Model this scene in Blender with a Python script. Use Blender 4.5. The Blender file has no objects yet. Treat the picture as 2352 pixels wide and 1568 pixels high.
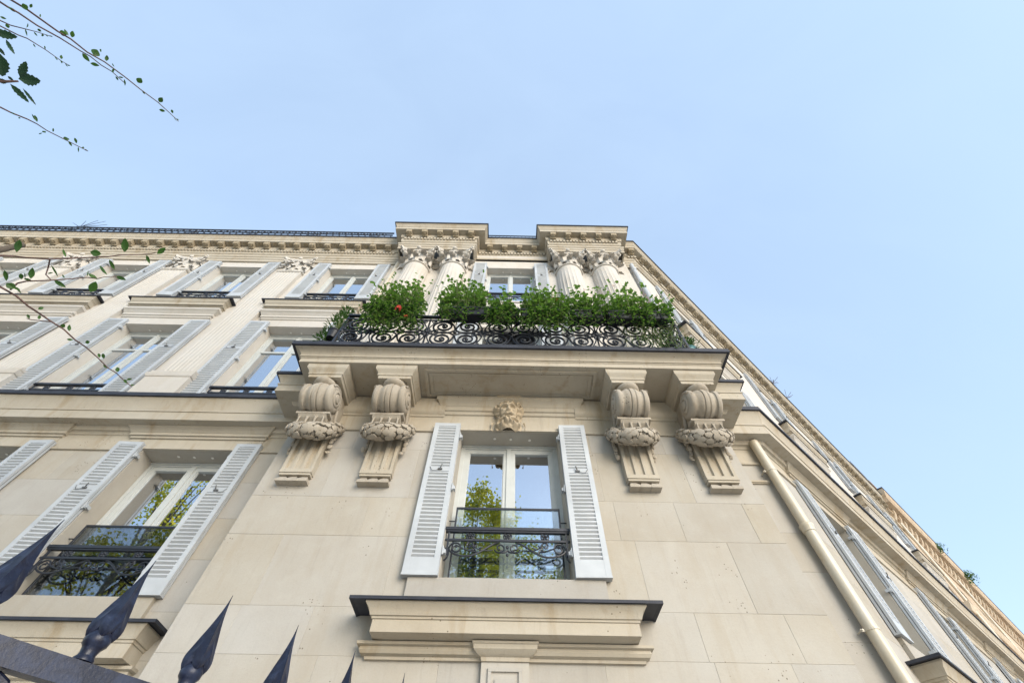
import bpy, bmesh, math, random
from math import sin, cos, pi, radians, sqrt, atan2, hypot
from mathutils import Vector, Matrix, noise
random.seed(7)
SC = bpy.context.scene
COL = SC.collection

# ------------------------------------------------------------------ camera
# metres; z = 0 is the eye height, the pavement lies at z = -1.6; y = 0 is the wall of the projecting bay
YAW, PIT, ROL, FPX = radians(.182), radians(57.012), radians(.933), 965.0      # FPX in pixels of a 2352 px wide frame
CAM = Vector((0, -4.5, 0))
fwd = Vector((sin(YAW)*cos(PIT), cos(YAW)*cos(PIT), sin(PIT)))
r0 = Vector((cos(YAW), -sin(YAW), 0)); u0 = r0.cross(fwd)
RGT = cos(ROL)*r0 + sin(ROL)*u0
UPV = -sin(ROL)*r0 + cos(ROL)*u0
cd = bpy.data.cameras.new('camera'); cam = bpy.data.objects.new('camera', cd); COL.objects.link(cam)
cd.sensor_width = 36; cd.sensor_fit = 'HORIZONTAL'; cd.lens = 36*FPX/2352
cd.clip_start = .05; cd.clip_end = 3000
mw = Matrix((RGT, UPV, -fwd)).transposed().to_4x4(); mw.translation = CAM
cam.matrix_world = mw
SC.camera = cam

# ------------------------------------------------------------------ light
SUN_EL, SUN_AZ = radians(18), radians(148)        # azimuth measured from +y towards +x: the sun stands behind the camera
w = bpy.data.worlds.new('World'); SC.world = w; w.use_nodes = True
nt = w.node_tree; nt.nodes.clear()
sky = nt.nodes.new('ShaderNodeTexSky'); sky.sky_type = 'NISHITA'; sky.sun_disc = False
sky.sun_elevation = SUN_EL; sky.sun_rotation = SUN_AZ
sky.air_density = 1.0; sky.dust_density = 1.0; sky.ozone_density = 1.0; sky.altitude = 50
bg = nt.nodes.new('ShaderNodeBackground'); bg.inputs['Strength'].default_value = .15
wo = nt.nodes.new('ShaderNodeOutputWorld')
hz = nt.nodes.new('ShaderNodeMix'); hz.data_type = 'RGBA'; hz.inputs[0].default_value = .62      # thin even veil of high haze over the blue
hz.inputs[7].default_value = (1.46, 1.90, 2.50, 1)
tc = nt.nodes.new('ShaderNodeTexCoord'); mpg = nt.nodes.new('ShaderNodeMapping'); mpg.inputs['Scale'].default_value = (1.2, 2.2, 1.6)
cn = nt.nodes.new('ShaderNodeTexNoise'); cn.inputs['Scale'].default_value = 2.2; cn.inputs['Detail'].default_value = 5; cn.inputs['Roughness'].default_value = .55; cn.inputs['Distortion'].default_value = .6
mr = nt.nodes.new('ShaderNodeMapRange'); mr.inputs[1].default_value = .35; mr.inputs[2].default_value = .75; mr.inputs[3].default_value = .60; mr.inputs[4].default_value = .70
nt.links.new(tc.outputs['Generated'], mpg.inputs[0]); nt.links.new(mpg.outputs[0], cn.inputs['Vector']); nt.links.new(cn.outputs[0], mr.inputs[0]); nt.links.new(mr.outputs[0], hz.inputs[0])
nt.links.new(sky.outputs[0], hz.inputs[6]); nt.links.new(hz.outputs[2], bg.inputs[0]); nt.links.new(bg.outputs[0], wo.inputs[0])
sl = bpy.data.lights.new('sun', 'SUN'); sl.energy = 1.22; sl.angle = radians(40); sl.color = (1, .945, .86)
so = bpy.data.objects.new('sun', sl); COL.objects.link(so)
sd = Vector((sin(SUN_AZ)*cos(SUN_EL), cos(SUN_AZ)*cos(SUN_EL), sin(SUN_EL)))
so.rotation_euler = (-sd).to_track_quat('-Z', 'Y').to_euler(); so.location = (0, -20, 30)
vs = SC.view_settings
vs.view_transform = 'Standard'; vs.look = 'None'; vs.exposure = 1.6; vs.gamma = 1; vs.use_curve_mapping = False
SC.render.resolution_x = 1024; SC.render.resolution_y = 682

# ------------------------------------------------------------------ pixel helpers (used to read positions off the photograph once)
def ray(su, sv):
    u, v = su*.98, sv*.98
    return (RGT*((u-1176)/FPX) + UPV*(-(v-784)/FPX) + fwd)
def at(su, sv, Y):
    d = ray(su, sv); return CAM + d*((Y-CAM.y)/d.y)
def atr(su, sv, r):
    return CAM + ray(su, sv).normalized()*r
def crop(x0, y0, wd, cw):
    s = wd/cw
    return lambda a, b: (x0+a*s, y0+b*s)

# ------------------------------------------------------------------ mesh builder
class MB:
    def __init__(s, M=None): s.v = []; s.f = []; s.M = M
    def add(s, vs, fs):
        o = len(s.v)
        s.v += [tuple(s.M @ Vector(p)) for p in vs] if s.M else [tuple(p) for p in vs]
        s.f += [tuple(i+o for i in f) for f in fs]
        return s
    def box(s, x0, x1, y0, y1, z0, z1):
        return s.add([(x0,y0,z0),(x1,y0,z0),(x1,y1,z0),(x0,y1,z0),(x0,y0,z1),(x1,y0,z1),(x1,y1,z1),(x0,y1,z1)],
                     [(0,3,2,1),(4,5,6,7),(0,1,5,4),(1,2,6,5),(2,3,7,6),(3,0,4,7)])
    def extrude(s, poly, fn, c0, c1):
        n = len(poly)
        return s.add([fn(a,b,c0) for a,b in poly]+[fn(a,b,c1) for a,b in poly],
              [tuple(range(n-1,-1,-1)), tuple(range(n,2*n))]+[(i,(i+1)%n,n+(i+1)%n,n+i) for i in range(n)])
    def tube(s, pts, r, sides=6, r1=None, closed=False, cap=True):
        pts = [Vector(p) for p in pts]; n = len(pts); vs = []
        up = None
        for i, p in enumerate(pts):
            if closed: t = pts[(i+1)%n]-pts[i-1]
            else: t = pts[min(i+1,n-1)]-pts[max(i-1,0)]
            if t.length < 1e-9: t = Vector((0,0,1))
            t.normalize()
            if up is None: up = t.orthogonal().normalized()
            up = (up - t*up.dot(t));
            if up.length < 1e-6: up = t.orthogonal()
            up.normalize(); b = t.cross(up)
            rr = r if r1 is None else r+(r1-r)*i/(n-1)
            for k in range(sides):
                a = 2*pi*k/sides; vs.append(p+up*(cos(a)*rr)+b*(sin(a)*rr))
        fs = []
        for i in range(n if closed else n-1):
            j = (i+1)%n
            for k in range(sides):
                m = (k+1)%sides; fs.append((i*sides+k, i*sides+m, j*sides+m, j*sides+k))
        if cap and not closed:
            fs.append(tuple(range(sides-1,-1,-1))); fs.append(tuple((n-1)*sides+k for k in range(sides)))
        return s.add(vs, fs)
    def bar(s, a, b, wx, wy):   # rectangular bar between two points
        a, b = Vector(a), Vector(b); t = (b-a).normalized()
        u = t.orthogonal().normalized() if abs(t.z) > .9 else Vector((0,0,1)).cross(t).normalized()
        if abs(t.z) > .9: u = (Vector((1,0,0))-t*t.x).normalized()
        v = t.cross(u)
        vs = [p+u*(i*wx/2)+v*(j*wy/2) for p in (a,b) for i,j in ((-1,-1),(1,-1),(1,1),(-1,1))]
        return s.add(vs, [(0,3,2,1),(4,5,6,7),(0,1,5,4),(1,2,6,5),(2,3,7,6),(3,0,4,7)])
    def lathe(s, prof, c, seg=16, axis='z', a0=0, a1=2*pi, rf=None):
        full = abs(a1-a0-2*pi) < 1e-6; n = seg if full else seg+1
        vs = []
        for r, h in prof:
            for k in range(n):
                a = a0+(a1-a0)*k/seg; q = r*(rf(a,h) if rf else 1)
                if axis == 'z': p = (c[0]+q*cos(a), c[1]+q*sin(a), c[2]+h)
                elif axis == 'x': p = (c[0]+h, c[1]+q*cos(a), c[2]+q*sin(a))
                else: p = (c[0]+q*cos(a), c[1]+h, c[2]+q*sin(a))
                vs.append(p)
        fs = []
        for i in range(len(prof)-1):
            for k in range(seg):
                m = (k+1)%n; fs.append((i*n+k, i*n+m, (i+1)*n+m, (i+1)*n+k))
        if full:
            if prof[0][0] > 1e-5: fs.append(tuple(range(n-1,-1,-1)))
            if prof[-1][0] > 1e-5: fs.append(tuple((len(prof)-1)*n+k for k in range(n)))
        return s.add(vs, fs)
    def sweep(s, path, prof, closed=False, cap=True):
        n = len(path); rows = []
        nr = []
        for i in range(n if closed else n-1):
            dx, dy = path[(i+1)%n][0]-path[i][0], path[(i+1)%n][1]-path[i][1]; l = hypot(dx,dy)
            nr.append((dy/l, -dx/l))
        for i in range(n):
            if closed: a, b = nr[i-1], nr[i]
            else: a, b = nr[max(i-1,0)], nr[min(i,n-2)]
            k = 1+a[0]*b[0]+a[1]*b[1]; m = ((a[0]+b[0])/k, (a[1]+b[1])/k)
            rows.append([(path[i][0]+m[0]*o, path[i][1]+m[1]*o, z) for o, z in prof])
        p = len(prof); vs = [q for r in rows for q in r]; fs = []
        for i in range(n if closed else n-1):
            j = (i+1)%n
            for k in range(p-1): fs.append((i*p+k, j*p+k, j*p+k+1, i*p+k+1))
        if cap and not closed:
            fs.append(tuple(range(p))); fs.append(tuple((n-1)*p+k for k in range(p-1,-1,-1)))
        return s.add(vs, fs)
    def ball(s, c, rx, ry, rz, seg=8, ring=5, R=None):
        vs = []; fs = []; c = Vector(c)
        for i in range(ring+1):
            t = pi*i/ring
            for k in range(seg):
                a = 2*pi*k/seg; p = Vector((rx*sin(t)*cos(a), ry*sin(t)*sin(a), rz*cos(t)))
                vs.append(c+(R@p if R else p))
        for i in range(ring):
            for k in range(seg):
                m = (k+1)%seg; fs.append((i*seg+k, (i+1)*seg+k, (i+1)*seg+m, i*seg+m))
        return s.add(vs, fs)
    def grid(s, fn, nu, nv, keep=None):
        vs = [fn(i/nu, j/nv) for j in range(nv+1) for i in range(nu+1)]; fs = []
        for j in range(nv):
            for i in range(nu):
                q = (j*(nu+1)+i, j*(nu+1)+i+1, (j+1)*(nu+1)+i+1, (j+1)*(nu+1)+i)
                if keep is None or keep(i, j): fs.append(q)
        return s.add(vs, fs)
    def mesh(s, name, mat, smooth=None, fix=True):
        me = bpy.data.meshes.new(name); me.from_pydata(s.v, [], s.f)
        if fix:
            bm = bmesh.new(); bm.from_mesh(me)
            bmesh.ops.remove_doubles(bm, verts=bm.verts, dist=1e-5)
            bmesh.ops.recalc_face_normals(bm, faces=bm.faces); bm.to_mesh(me); bm.free()
        if mat: me.materials.append(mat)
        if smooth:
            for p in me.polygons: p.use_smooth = True
            me.set_sharp_from_angle(angle=radians(smooth))
        return me

I4 = Matrix.Identity(4)
KIDS = {}
PROTO = []
def tagged(o, label, cat, group=None, kind=None):
    if label: o['label'] = label
    if cat: o['category'] = cat
    if group: o['group'] = group
    if kind: o['kind'] = kind
    return o
def thing(name, loc, label, cat, group=None):
    o = bpy.data.objects.new(name, None); COL.objects.link(o); o.location = loc; o.empty_display_size = .2
    KIDS[o.name] = []
    o['_inv'] = 0; del o['_inv']
    return tagged(o, label, cat, group)
def attach(o, parent, M=None):
    o.parent = parent
    if parent.type == 'EMPTY': o.matrix_parent_inverse = Matrix.Translation(-Vector(parent.location))
    o.matrix_basis = M or I4
    return o
def obj(name, mb, mat=None, parent=None, M=None, smooth=None, kind=None, label=None, link=True):
    me = mb.mesh(name, mat, smooth) if isinstance(mb, MB) else mb
    o = bpy.data.objects.new(name, me)
    if link: COL.objects.link(o)
    else: PROTO.append(o)
    KIDS[o.name] = []
    if parent is not None:
        attach(o, parent, M); KIDS.setdefault(parent.name, []).append(o)
    elif M: o.matrix_basis = M
    if kind: o['kind'] = kind
    if label: o['label'] = label
    return o
def inst(proto, M, parent):
    o = proto.copy(); COL.objects.link(o); attach(o, parent, M); KIDS[o.name] = []
    for c in KIDS[proto.name]:
        d = c.copy(); COL.objects.link(d); d.parent = o; d.matrix_parent_inverse = I4; d.matrix_basis = c.matrix_basis
        KIDS[o.name].append(d)
    return o
def proto(name, mb, mat, smooth=None): return obj(name, mb, mat, smooth=smooth, link=False)
def sub(p, name, mb, mat=None, M=None, smooth=None, kind=None):
    o = obj(name, mb, mat, None, M, smooth, kind, link=False)
    KIDS[p.name].append(o); return o
T = Matrix.Translation
def RZ(a): return Matrix.Rotation(a, 4, 'Z')

# ------------------------------------------------------------------ materials
def mat(name): 
    m = bpy.data.materials.new(name); m.use_nodes = True; n = m.node_tree
    return m, n, n.nodes['Principled BSDF'], n.links
def ramp(n, stops):
    r = n.nodes.new('ShaderNodeValToRGB'); e = r.color_ramp.elements
    while len(e) < len(stops): e.new(.5)
    for i, (p, c) in enumerate(stops): e[i].position = p; e[i].color = (*c, 1) if len(c) == 3 else c
    return r
def nz(n, scale, detail=4, rough=.55, vec=None, dist=0):
    t = n.nodes.new('ShaderNodeTexNoise'); t.inputs['Scale'].default_value = scale
    t.inputs['Detail'].default_value = detail; t.inputs['Roughness'].default_value = rough
    t.inputs['Distortion'].default_value = dist
    if vec: n.links.new(vec, t.inputs['Vector'])
    return t
def mixc(n, fac, a, b, mode='MIX'):
    m = n.nodes.new('ShaderNodeMix'); m.data_type = 'RGBA'; m.blend_type = mode
    for s, v in ((m.inputs[0], fac), (m.inputs[6], a), (m.inputs[7], b)):
        if hasattr(v, 'links') or hasattr(v, 'is_output'): n.links.new(v, s)
        elif isinstance(v, (int, float)): s.default_value = v
        else: s.default_value = (*v, 1)
    return m.outputs[2]
def mth(n, op, a, b=None):
    m = n.nodes.new('ShaderNodeMath'); m.operation = op
    for i, v in enumerate((a, b)):
        if v is None: continue
        if isinstance(v, (int, float)): m.inputs[i].default_value = v
        else: n.links.new(v, m.inputs[i])
    return m.outputs[0]
def stone(name, c1, c2, c3, var=.0, pits=.6, bump=.25, stain=.35, rough=.85, soot=.12):
    m, n, b, L = mat(name)
    geo = n.nodes.new('ShaderNodeNewGeometry'); P = geo.outputs['Position']
    big = nz(n, .9, 5, .6, P); mid = nz(n, 4.5, 6, .65, P, .3); fine = nz(n, 60, 4, .7, P)
    col = mixc(n, ramp_out(n, big.outputs[0], .35, .68), c1, c2)
    # rain and ochre staining, stretched downwards
    mp = n.nodes.new('ShaderNodeMapping'); L.new(P, mp.inputs[0]); mp.inputs['Scale'].default_value = (2.6, 2.6, .45)
    st = nz(n, 1.6, 6, .62, mp.outputs[0], .4)
    f = mth(n, 'MULTIPLY', ramp_out(n, st.outputs[0], .52, .78), stain)
    col = mixc(n, f, col, c3)
    f2 = mth(n, 'MULTIPLY', ramp_out(n, mid.outputs[0], .5, .8), .35)
    col = mixc(n, f2, col, [x*1.13 for x in c1])
    mq = n.nodes.new('ShaderNodeMapping'); L.new(P, mq.inputs[0]); mq.inputs['Scale'].default_value = (9, 9, .9)
    so_ = nz(n, 1.3, 6, .7, mq.outputs[0], .2)
    col = mixc(n, mth(n, 'MULTIPLY', ramp_out(n, so_.outputs[0], .56, .80), soot), col, [x*.42 for x in c2])
    g = mth(n, 'MULTIPLY', ramp_out(n, fine.outputs[0], .45, .75), .16)
    col = mixc(n, g, col, [x*.7 for x in c2])
    # scattered pits of the limestone, gathered in patches
    vo = n.nodes.new('ShaderNodeTexVoronoi'); vo.inputs['Scale'].default_value = 38; L.new(P, vo.inputs['Vector'])
    vo.inputs['Randomness'].default_value = 1
    pit = mth(n, 'LESS_THAN', vo.outputs['Distance'], .26)
    rnd = n.nodes.new('ShaderNodeSeparateColor'); L.new(vo.outputs['Color'], rnd.inputs[0])
    pm = nz(n, 2.3, 3, .6, P)
    pit = mth(n, 'MULTIPLY', pit, mth(n, 'LESS_THAN', mth(n, 'ADD', rnd.outputs[0], .70), mth(n, 'MULTIPLY', ramp_out(n, pm.outputs[0], .44, .70), 1.25)))
    col = mixc(n, mth(n, 'MULTIPLY', pit, pits), col, [x*.28 for x in c3])
    if var:
        oi = n.nodes.new('ShaderNodeObjectInfo')
        h = n.nodes.new('ShaderNodeHueSaturation'); L.new(col, h.inputs['Color'])
        L.new(mth(n, 'ADD', mth(n, 'MULTIPLY', oi.outputs['Random'], var*2), 1-var), h.inputs['Value'])
        L.new(mth(n, 'ADD', mth(n, 'MULTIPLY', mth(n, 'FRACT', mth(n, 'MULTIPLY', oi.outputs['Random'], 7.3)), .5), .7), h.inputs['Saturation'])
        col = h.outputs[0]
    L.new(col, b.inputs['Base Color']); b.inputs['Roughness'].default_value = rough
    b.inputs['Specular IOR Level'].default_value = .25
    bp = n.nodes.new('ShaderNodeBump'); bp.inputs['Strength'].default_value = bump; bp.inputs['Distance'].default_value = .012
    hh = mth(n, 'SUBTRACT', mth(n, 'ADD', mth(n, 'MULTIPLY', mid.outputs[0], .7), mth(n, 'MULTIPLY', fine.outputs[0], .5)), mth(n, 'MULTIPLY', pit, .8))
    L.new(hh, bp.inputs['Height']); L.new(bp.outputs[0], b.inputs['Normal'])
    return m
def ramp_out(n, sock, a, b):
    r = n.nodes.new('ShaderNodeMapRange'); r.inputs[1].default_value = a; r.inputs[2].default_value = b
    n.links.new(sock, r.inputs[0]); return r.outputs[0]
def plain(name, c, rough=.5, var=.12, scale=8, spec=.5, bump=.0, c2=None, metal=0, bscale=None):
    m, n, b, L = mat(name)
    geo = n.nodes.new('ShaderNodeNewGeometry')
    t = nz(n, scale, 5, .6, geo.outputs['Position'])
    col = mixc(n, ramp_out(n, t.outputs[0], .3, .7), [x*(1-var) for x in c], c2 or [min(1, x*(1+var)) for x in c])
    L.new(col, b.inputs['Base Color']); b.inputs['Roughness'].default_value = rough
    b.inputs['Specular IOR Level'].default_value = spec; b.inputs['Metallic'].default_value = metal
    if bump:
        t2 = nz(n, bscale or scale*6, 4, .6, geo.outputs['Position'])
        bp = n.nodes.new('ShaderNodeBump'); bp.inputs['Strength'].default_value = bump; bp.inputs['Distance'].default_value = .01
        L.new(t2.outputs[0], bp.inputs['Height']); L.new(bp.outputs[0], b.inputs['Normal'])
    return m
def leafmat(name, c, c2, trans=.35, rough=.5, scale=30):
    m, n, b, L = mat(name)
    geo = n.nodes.new('ShaderNodeNewGeometry')
    t = nz(n, scale, 3, .6, geo.outputs['Position'])
    col = mixc(n, ramp_out(n, t.outputs[0], .35, .65), c, c2)
    L.new(col, b.inputs['Base Color']); b.inputs['Roughness'].default_value = rough; b.inputs['Specular IOR Level'].default_value = .3
    tr = n.nodes.new('ShaderNodeBsdfTranslucent'); L.new(mixc(n, 1.0, col, (1.3, 1.35, .7), 'MULTIPLY'), tr.inputs[0])
    mx = n.nodes.new('ShaderNodeMixShader'); mx.inputs[0].default_value = trans
    L.new(b.outputs[0], mx.inputs[1]); L.new(tr.outputs[0], mx.inputs[2])
    L.new(mx.outputs[0], n.nodes['Material Output'].inputs[0])
    return m
def glassmat(name, refl, tint):
    m, n, b, L = mat(name); n.nodes.remove(b)
    g = n.nodes.new('ShaderNodeBsdfGlossy'); g.inputs['Roughness'].default_value = .0; g.inputs[0].default_value = (.93, .96, 1, 1)
    t = n.nodes.new('ShaderNodeBsdfTransparent'); t.inputs[0].default_value = (*tint, 1)
    lw = n.nodes.new('ShaderNodeFresnel'); lw.inputs[0].default_value = 1.52
    f = mth(n, 'MINIMUM', mth(n, 'ADD', mth(n, 'MULTIPLY', lw.outputs[0], 2.0), refl), .95)
    geo = n.nodes.new('ShaderNodeNewGeometry')
    tx = nz(n, 1.4, 2, .5, geo.outputs['Position'])
    bp = n.nodes.new('ShaderNodeBump'); bp.inputs['Strength'].default_value = .025; bp.inputs['Distance'].default_value = .02
    L.new(tx.outputs[0], bp.inputs['Height']); L.new(bp.outputs[0], g.inputs['Normal'])
    mx = n.nodes.new('ShaderNodeMixShader'); L.new(f, mx.inputs[0]); L.new(t.outputs[0], mx.inputs[1]); L.new(g.outputs[0], mx.inputs[2])
    L.new(mx.outputs[0], n.nodes['Material Output'].inputs[0])
    return m

M_WALL = stone('limestone_wall', (.405, .382, .340), (.360, .326, .272), (.30, .245, .165), var=.055, pits=.7, soot=.22)
M_MORTAR = stone('mortar', (.40, .375, .33), (.36, .325, .27), (.30, .25, .18))
M_TRIM = stone('limestone_trim', (.435, .395, .325), (.38, .33, .255), (.285, .21, .115), stain=.8, pits=.7, soot=.34)
M_UPPER = stone('limestone_upper_skylit', (.53, .505, .465), (.50, .46, .405), (.41, .345, .25), stain=.35, pits=.4)  # paler stone, raised further so the colour carries the extra skylight up there
M_CARVE = stone('limestone_carved', (.40, .36, .30), (.34, .295, .235), (.20, .155, .10), stain=.75, bump=.5, pits=.9, soot=.35)
M_MOD = stone('limestone_brown', (.35, .30, .22), (.30, .245, .165), (.22, .165, .09), stain=.6, bump=.5)  # darker, browner stone for the modillions and soffit rosettes
M_FACE = stone('limestone_mask', (.43, .365, .27), (.37, .30, .21), (.24, .175, .10), stain=.5, bump=.35)
M_OLD = stone('weathered_stone', (.55, .47, .36), (.45, .35, .25), (.30, .20, .13), stain=.7, bump=.5, pits=.8)
M_OCHRE = stone('ochre_render', (.50, .41, .30), (.44, .335, .235), (.27, .18, .11), stain=.7, bump=.5, pits=.8, soot=.35)
M_BRICK = stone('weathered_brick', (.50, .27, .14), (.44, .29, .17), (.26, .15, .09), stain=.6, bump=.6)
M_LEAD = plain('lead_flashing', (.028, .031, .042), .6, .3, 5, .35)
M_IRON = plain('black_ironwork', (.016, .019, .028), .42, .3, 20, bump=.2)
def fence_iron():
    m, n, b, L = mat('fence_iron')
    geo = n.nodes.new('ShaderNodeNewGeometry')
    t = nz(n, 28, 5, .65, geo.outputs['Position'], .6); t2 = nz(n, 220, 3, .6, geo.outputs['Position'])
    col = mixc(n, ramp_out(n, t.outputs[0], .45, .75), (.006, .008, .022), (.024, .036, .078))
    col = mixc(n, mth(n, 'MULTIPLY', ramp_out(n, t2.outputs[0], .62, .75), .35), col, (.06, .075, .12))
    L.new(col, b.inputs['Base Color']); b.inputs['Specular IOR Level'].default_value = .4
    L.new(ramp_out2(n, t.outputs[0], .3, .7, .30, .46), b.inputs['Roughness'])
    bp = n.nodes.new('ShaderNodeBump'); bp.inputs['Strength'].default_value = .18; bp.inputs['Distance'].default_value = .002
    L.new(t2.outputs[0], bp.inputs['Height']); L.new(bp.outputs[0], b.inputs['Normal'])
    return m
def ramp_out2(n, sock, a, b, c, d):
    r = n.nodes.new('ShaderNodeMapRange'); r.inputs[1].default_value = a; r.inputs[2].default_value = b; r.inputs[3].default_value = c; r.inputs[4].default_value = d
    n.links.new(sock, r.inputs[0]); return r.outputs[0]
M_FENCE = fence_iron()
M_SHUT = plain('shutter_paint', (.42, .445, .468), .5, .13, 2.2, .35)
M_SLAT = plain('slat_paint', (.44, .462, .482), .5, .13, 2.2, .35)
M_FRAME = plain('window_paint', (.47, .49, .48), .4, .06, 6, .4)
M_PIPE = plain('pipe_enamel', (.58, .55, .47), .35, .09, 3, .5, c2=(.50, .43, .31))
M_GLASS = glassmat('window_glass', .50, (.42, .48, .48))
M_GUARD = glassmat('guard_glass', .02, (.90, .94, .95))
M_BLACKP = plain('planter_plastic', (.012, .013, .018), .5, .3, 10)
M_TEAL = plain('teal_pot', (.06, .20, .22), .5, .2, 10)
M_LATCH = plain('latch_metal', (.10, .10, .10), .5, .2, 30)
M_SPOT = plain('plaster_plug', (.75, .73, .68), .7, .05, 30)
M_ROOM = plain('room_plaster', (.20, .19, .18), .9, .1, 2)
M_CURT = plain('curtain', (.42, .47, .46), .9, .1, 2)
M_ZINC = plain('blocking_roof_zinc', (.22, .24, .27), .5, .15, 2)
M_LEAF = leafmat('geranium_leaf', (.072, .150, .030), (.150, .262, .070), .5)
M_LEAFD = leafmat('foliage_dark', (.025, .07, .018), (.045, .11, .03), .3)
M_LEAF2 = leafmat('shrub_leaf', (.035, .085, .022), (.06, .14, .03), .35)
M_HOLLY = leafmat('holly_leaf', (.018, .050, .030), (.03, .075, .04), .2, .35)
M_TREE = leafmat('tree_leaf', (.52, .45, .09), (.20, .23, .05), .65, .55, 1.0)
M_STEM = plain('twig_bark', (.10, .055, .045), .7, .3, 60)
M_STEMG = plain('green_stem', (.10, .13, .04), .7, .4, 30)
M_BARK = plain('tree_bark', (.10, .08, .06), .9, .3, 6, bump=.5)
M_RED = plain('geranium_flower', (.55, .05, .03), .6, .25, 60)
M_PINK = plain('dry_flower', (.40, .14, .13), .7, .3, 60)
M_GROUND = plain("bounce_paving", (.50, .46, .40), .85, .12, 1.2, bump=.3)  # unseen ground, made extra pale to bounce light up onto the soffits
M_ROAD = plain("bounce_gravel", (.42, .385, .32), .9, .15, 1.5, bump=.3)  # out of view as well, lightened for the same upward bounce

# ------------------------------------------------------------------ ground
def ground():
    g = obj('ground', MB().box(-900, 900, -900, 900, -1.9, -1.75), M_ROAD); g['kind'] = 'structure'
    p = obj('pavement', MB().box(-60, 60, -9.5, 30, -1.74, -1.6), M_GROUND); p['kind'] = 'structure'
    k = obj('kerb', MB().box(-60, 60, -9.8, -9.504, -1.74, -1.605), M_MORTAR); k['kind'] = 'structure'
    p2 = obj('pavement_across', MB().box(-60, 60, -60, -17, -1.74, -1.6), M_GROUND); p2['kind'] = 'structure'
ground()

# ================================================================== BUILDING
SA = radians(48.9); SX, SY = sin(SA), cos(SA)
def side_frame(c): return Matrix(((SX, -SY, 0, c[0]), (SY, SX, 0, c[1]), (0, 0, 1, 0), (0, 0, 0, 1)))
CL, CU = (4.06, .60), (3.73, .49)
F_SL, F_SU = side_frame(CL), side_frame(CU)
YL, YU = .52, .40            # wing wall plane, upper wall plane of the bay
CXU = -.06                   # centre line of the upper storeys of the bay
B = thing('corner_apartment_building', (0, 0, -1.6), 'cream limestone corner apartment building with planted balcony, columns and grey shutters', 'building')

def wall_cells(mb, x0, x1, z0, z1, holes, y0, y1):
    xs = sorted({x0, x1, *[v for h in holes for v in h[:2] if x0 < v < x1]})
    zs = sorted({z0, z1, *[v for h in holes for v in h[2:] if z0 < v < z1]})
    for i in range(len(xs)-1):
        for j in range(len(zs)-1):
            a, b, c, d = xs[i], xs[i+1], zs[j], zs[j+1]
            mx, mz = (a+b)/2, (c+d)/2
            if not any(h[0] < mx < h[1] and h[2] < mz < h[3] for h in holes): mb.box(a, b, y0, y1, c, d)
def cut(rects, h):
    out = []
    for a, b, c, d in rects:
        if h[0] >= b or h[1] <= a or h[2] >= d or h[3] <= c: out.append((a, b, c, d)); continue
        if h[0] > a: out.append((a, h[0], c, d))
        if h[1] < b: out.append((h[1], b, c, d))
        a2, b2 = max(a, h[0]), min(b, h[1])
        if h[2] > c: out.append((a2, b2, c, h[2]))
        if h[3] < d: out.append((a2, b2, h[3], d))
    return out
def blocks(wall, F, x0, x1, courses, joints, holes, y, g=.0006, skip=.07):
    for i in range(len(courses)-1):
        xs = [x0]+[v for v in joints(i) if x0+.12 < v < x1-.12]+[x1]
        for k in range(len(xs)-1):
            rs = [(xs[k], xs[k+1], courses[i], courses[i+1])]
            for h in holes: rs = cut(rs, h)
            for a, b, c, d in rs:
                if b-a < skip or d-c < .03: continue
                pr = .0028+random.uniform(-.0008, .001)
                mb = MB(F)
                e = .0022
                aa, bb, cc, dd = a+(g if a > x0 else 0), b-(g if b < x1 else 0), c+g, d-g
                mb.add([(aa,y,cc),(bb,y,cc),(bb,y,dd),(aa,y,dd),(aa+e,y-pr,cc+e),(bb-e,y-pr,cc+e),(bb-e,y-pr,dd-e),(aa+e,y-pr,dd-e)],
                       [(0,1,5,4),(1,2,6,5),(2,3,7,6),(3,0,4,7),(4,5,6,7)])
                obj('stone_block', mb, M_WALL, wall)

# ---- openings: (frame, x, y plane, z0, z1, width, shutter z0, z1, shutter width)
F1 = dict(z0=2.33, z1=4.47, w=1.43, s0=2.35, s1=4.55, sw=.375)
F2 = dict(z0=5.42, z1=8.12, w=1.40, s0=5.47, s1=8.25, sw=.45)
F3 = dict(z0=9.42, z1=11.47, w=1.37, s0=9.47, s1=11.65, sw=.37)
def hole(x, F): return (x-F['w']/2, x+F['w']/2, F['z0'], F['z1'])
L1 = [-4.92, -8.12, -11.3]
L2 = [-4.82, -8.04, -11.27, -14.5]
L3 = [-4.68, -7.92, -11.15, -14.4]
S1 = [1.83, 6.75, 11.6, 16.4]

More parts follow.
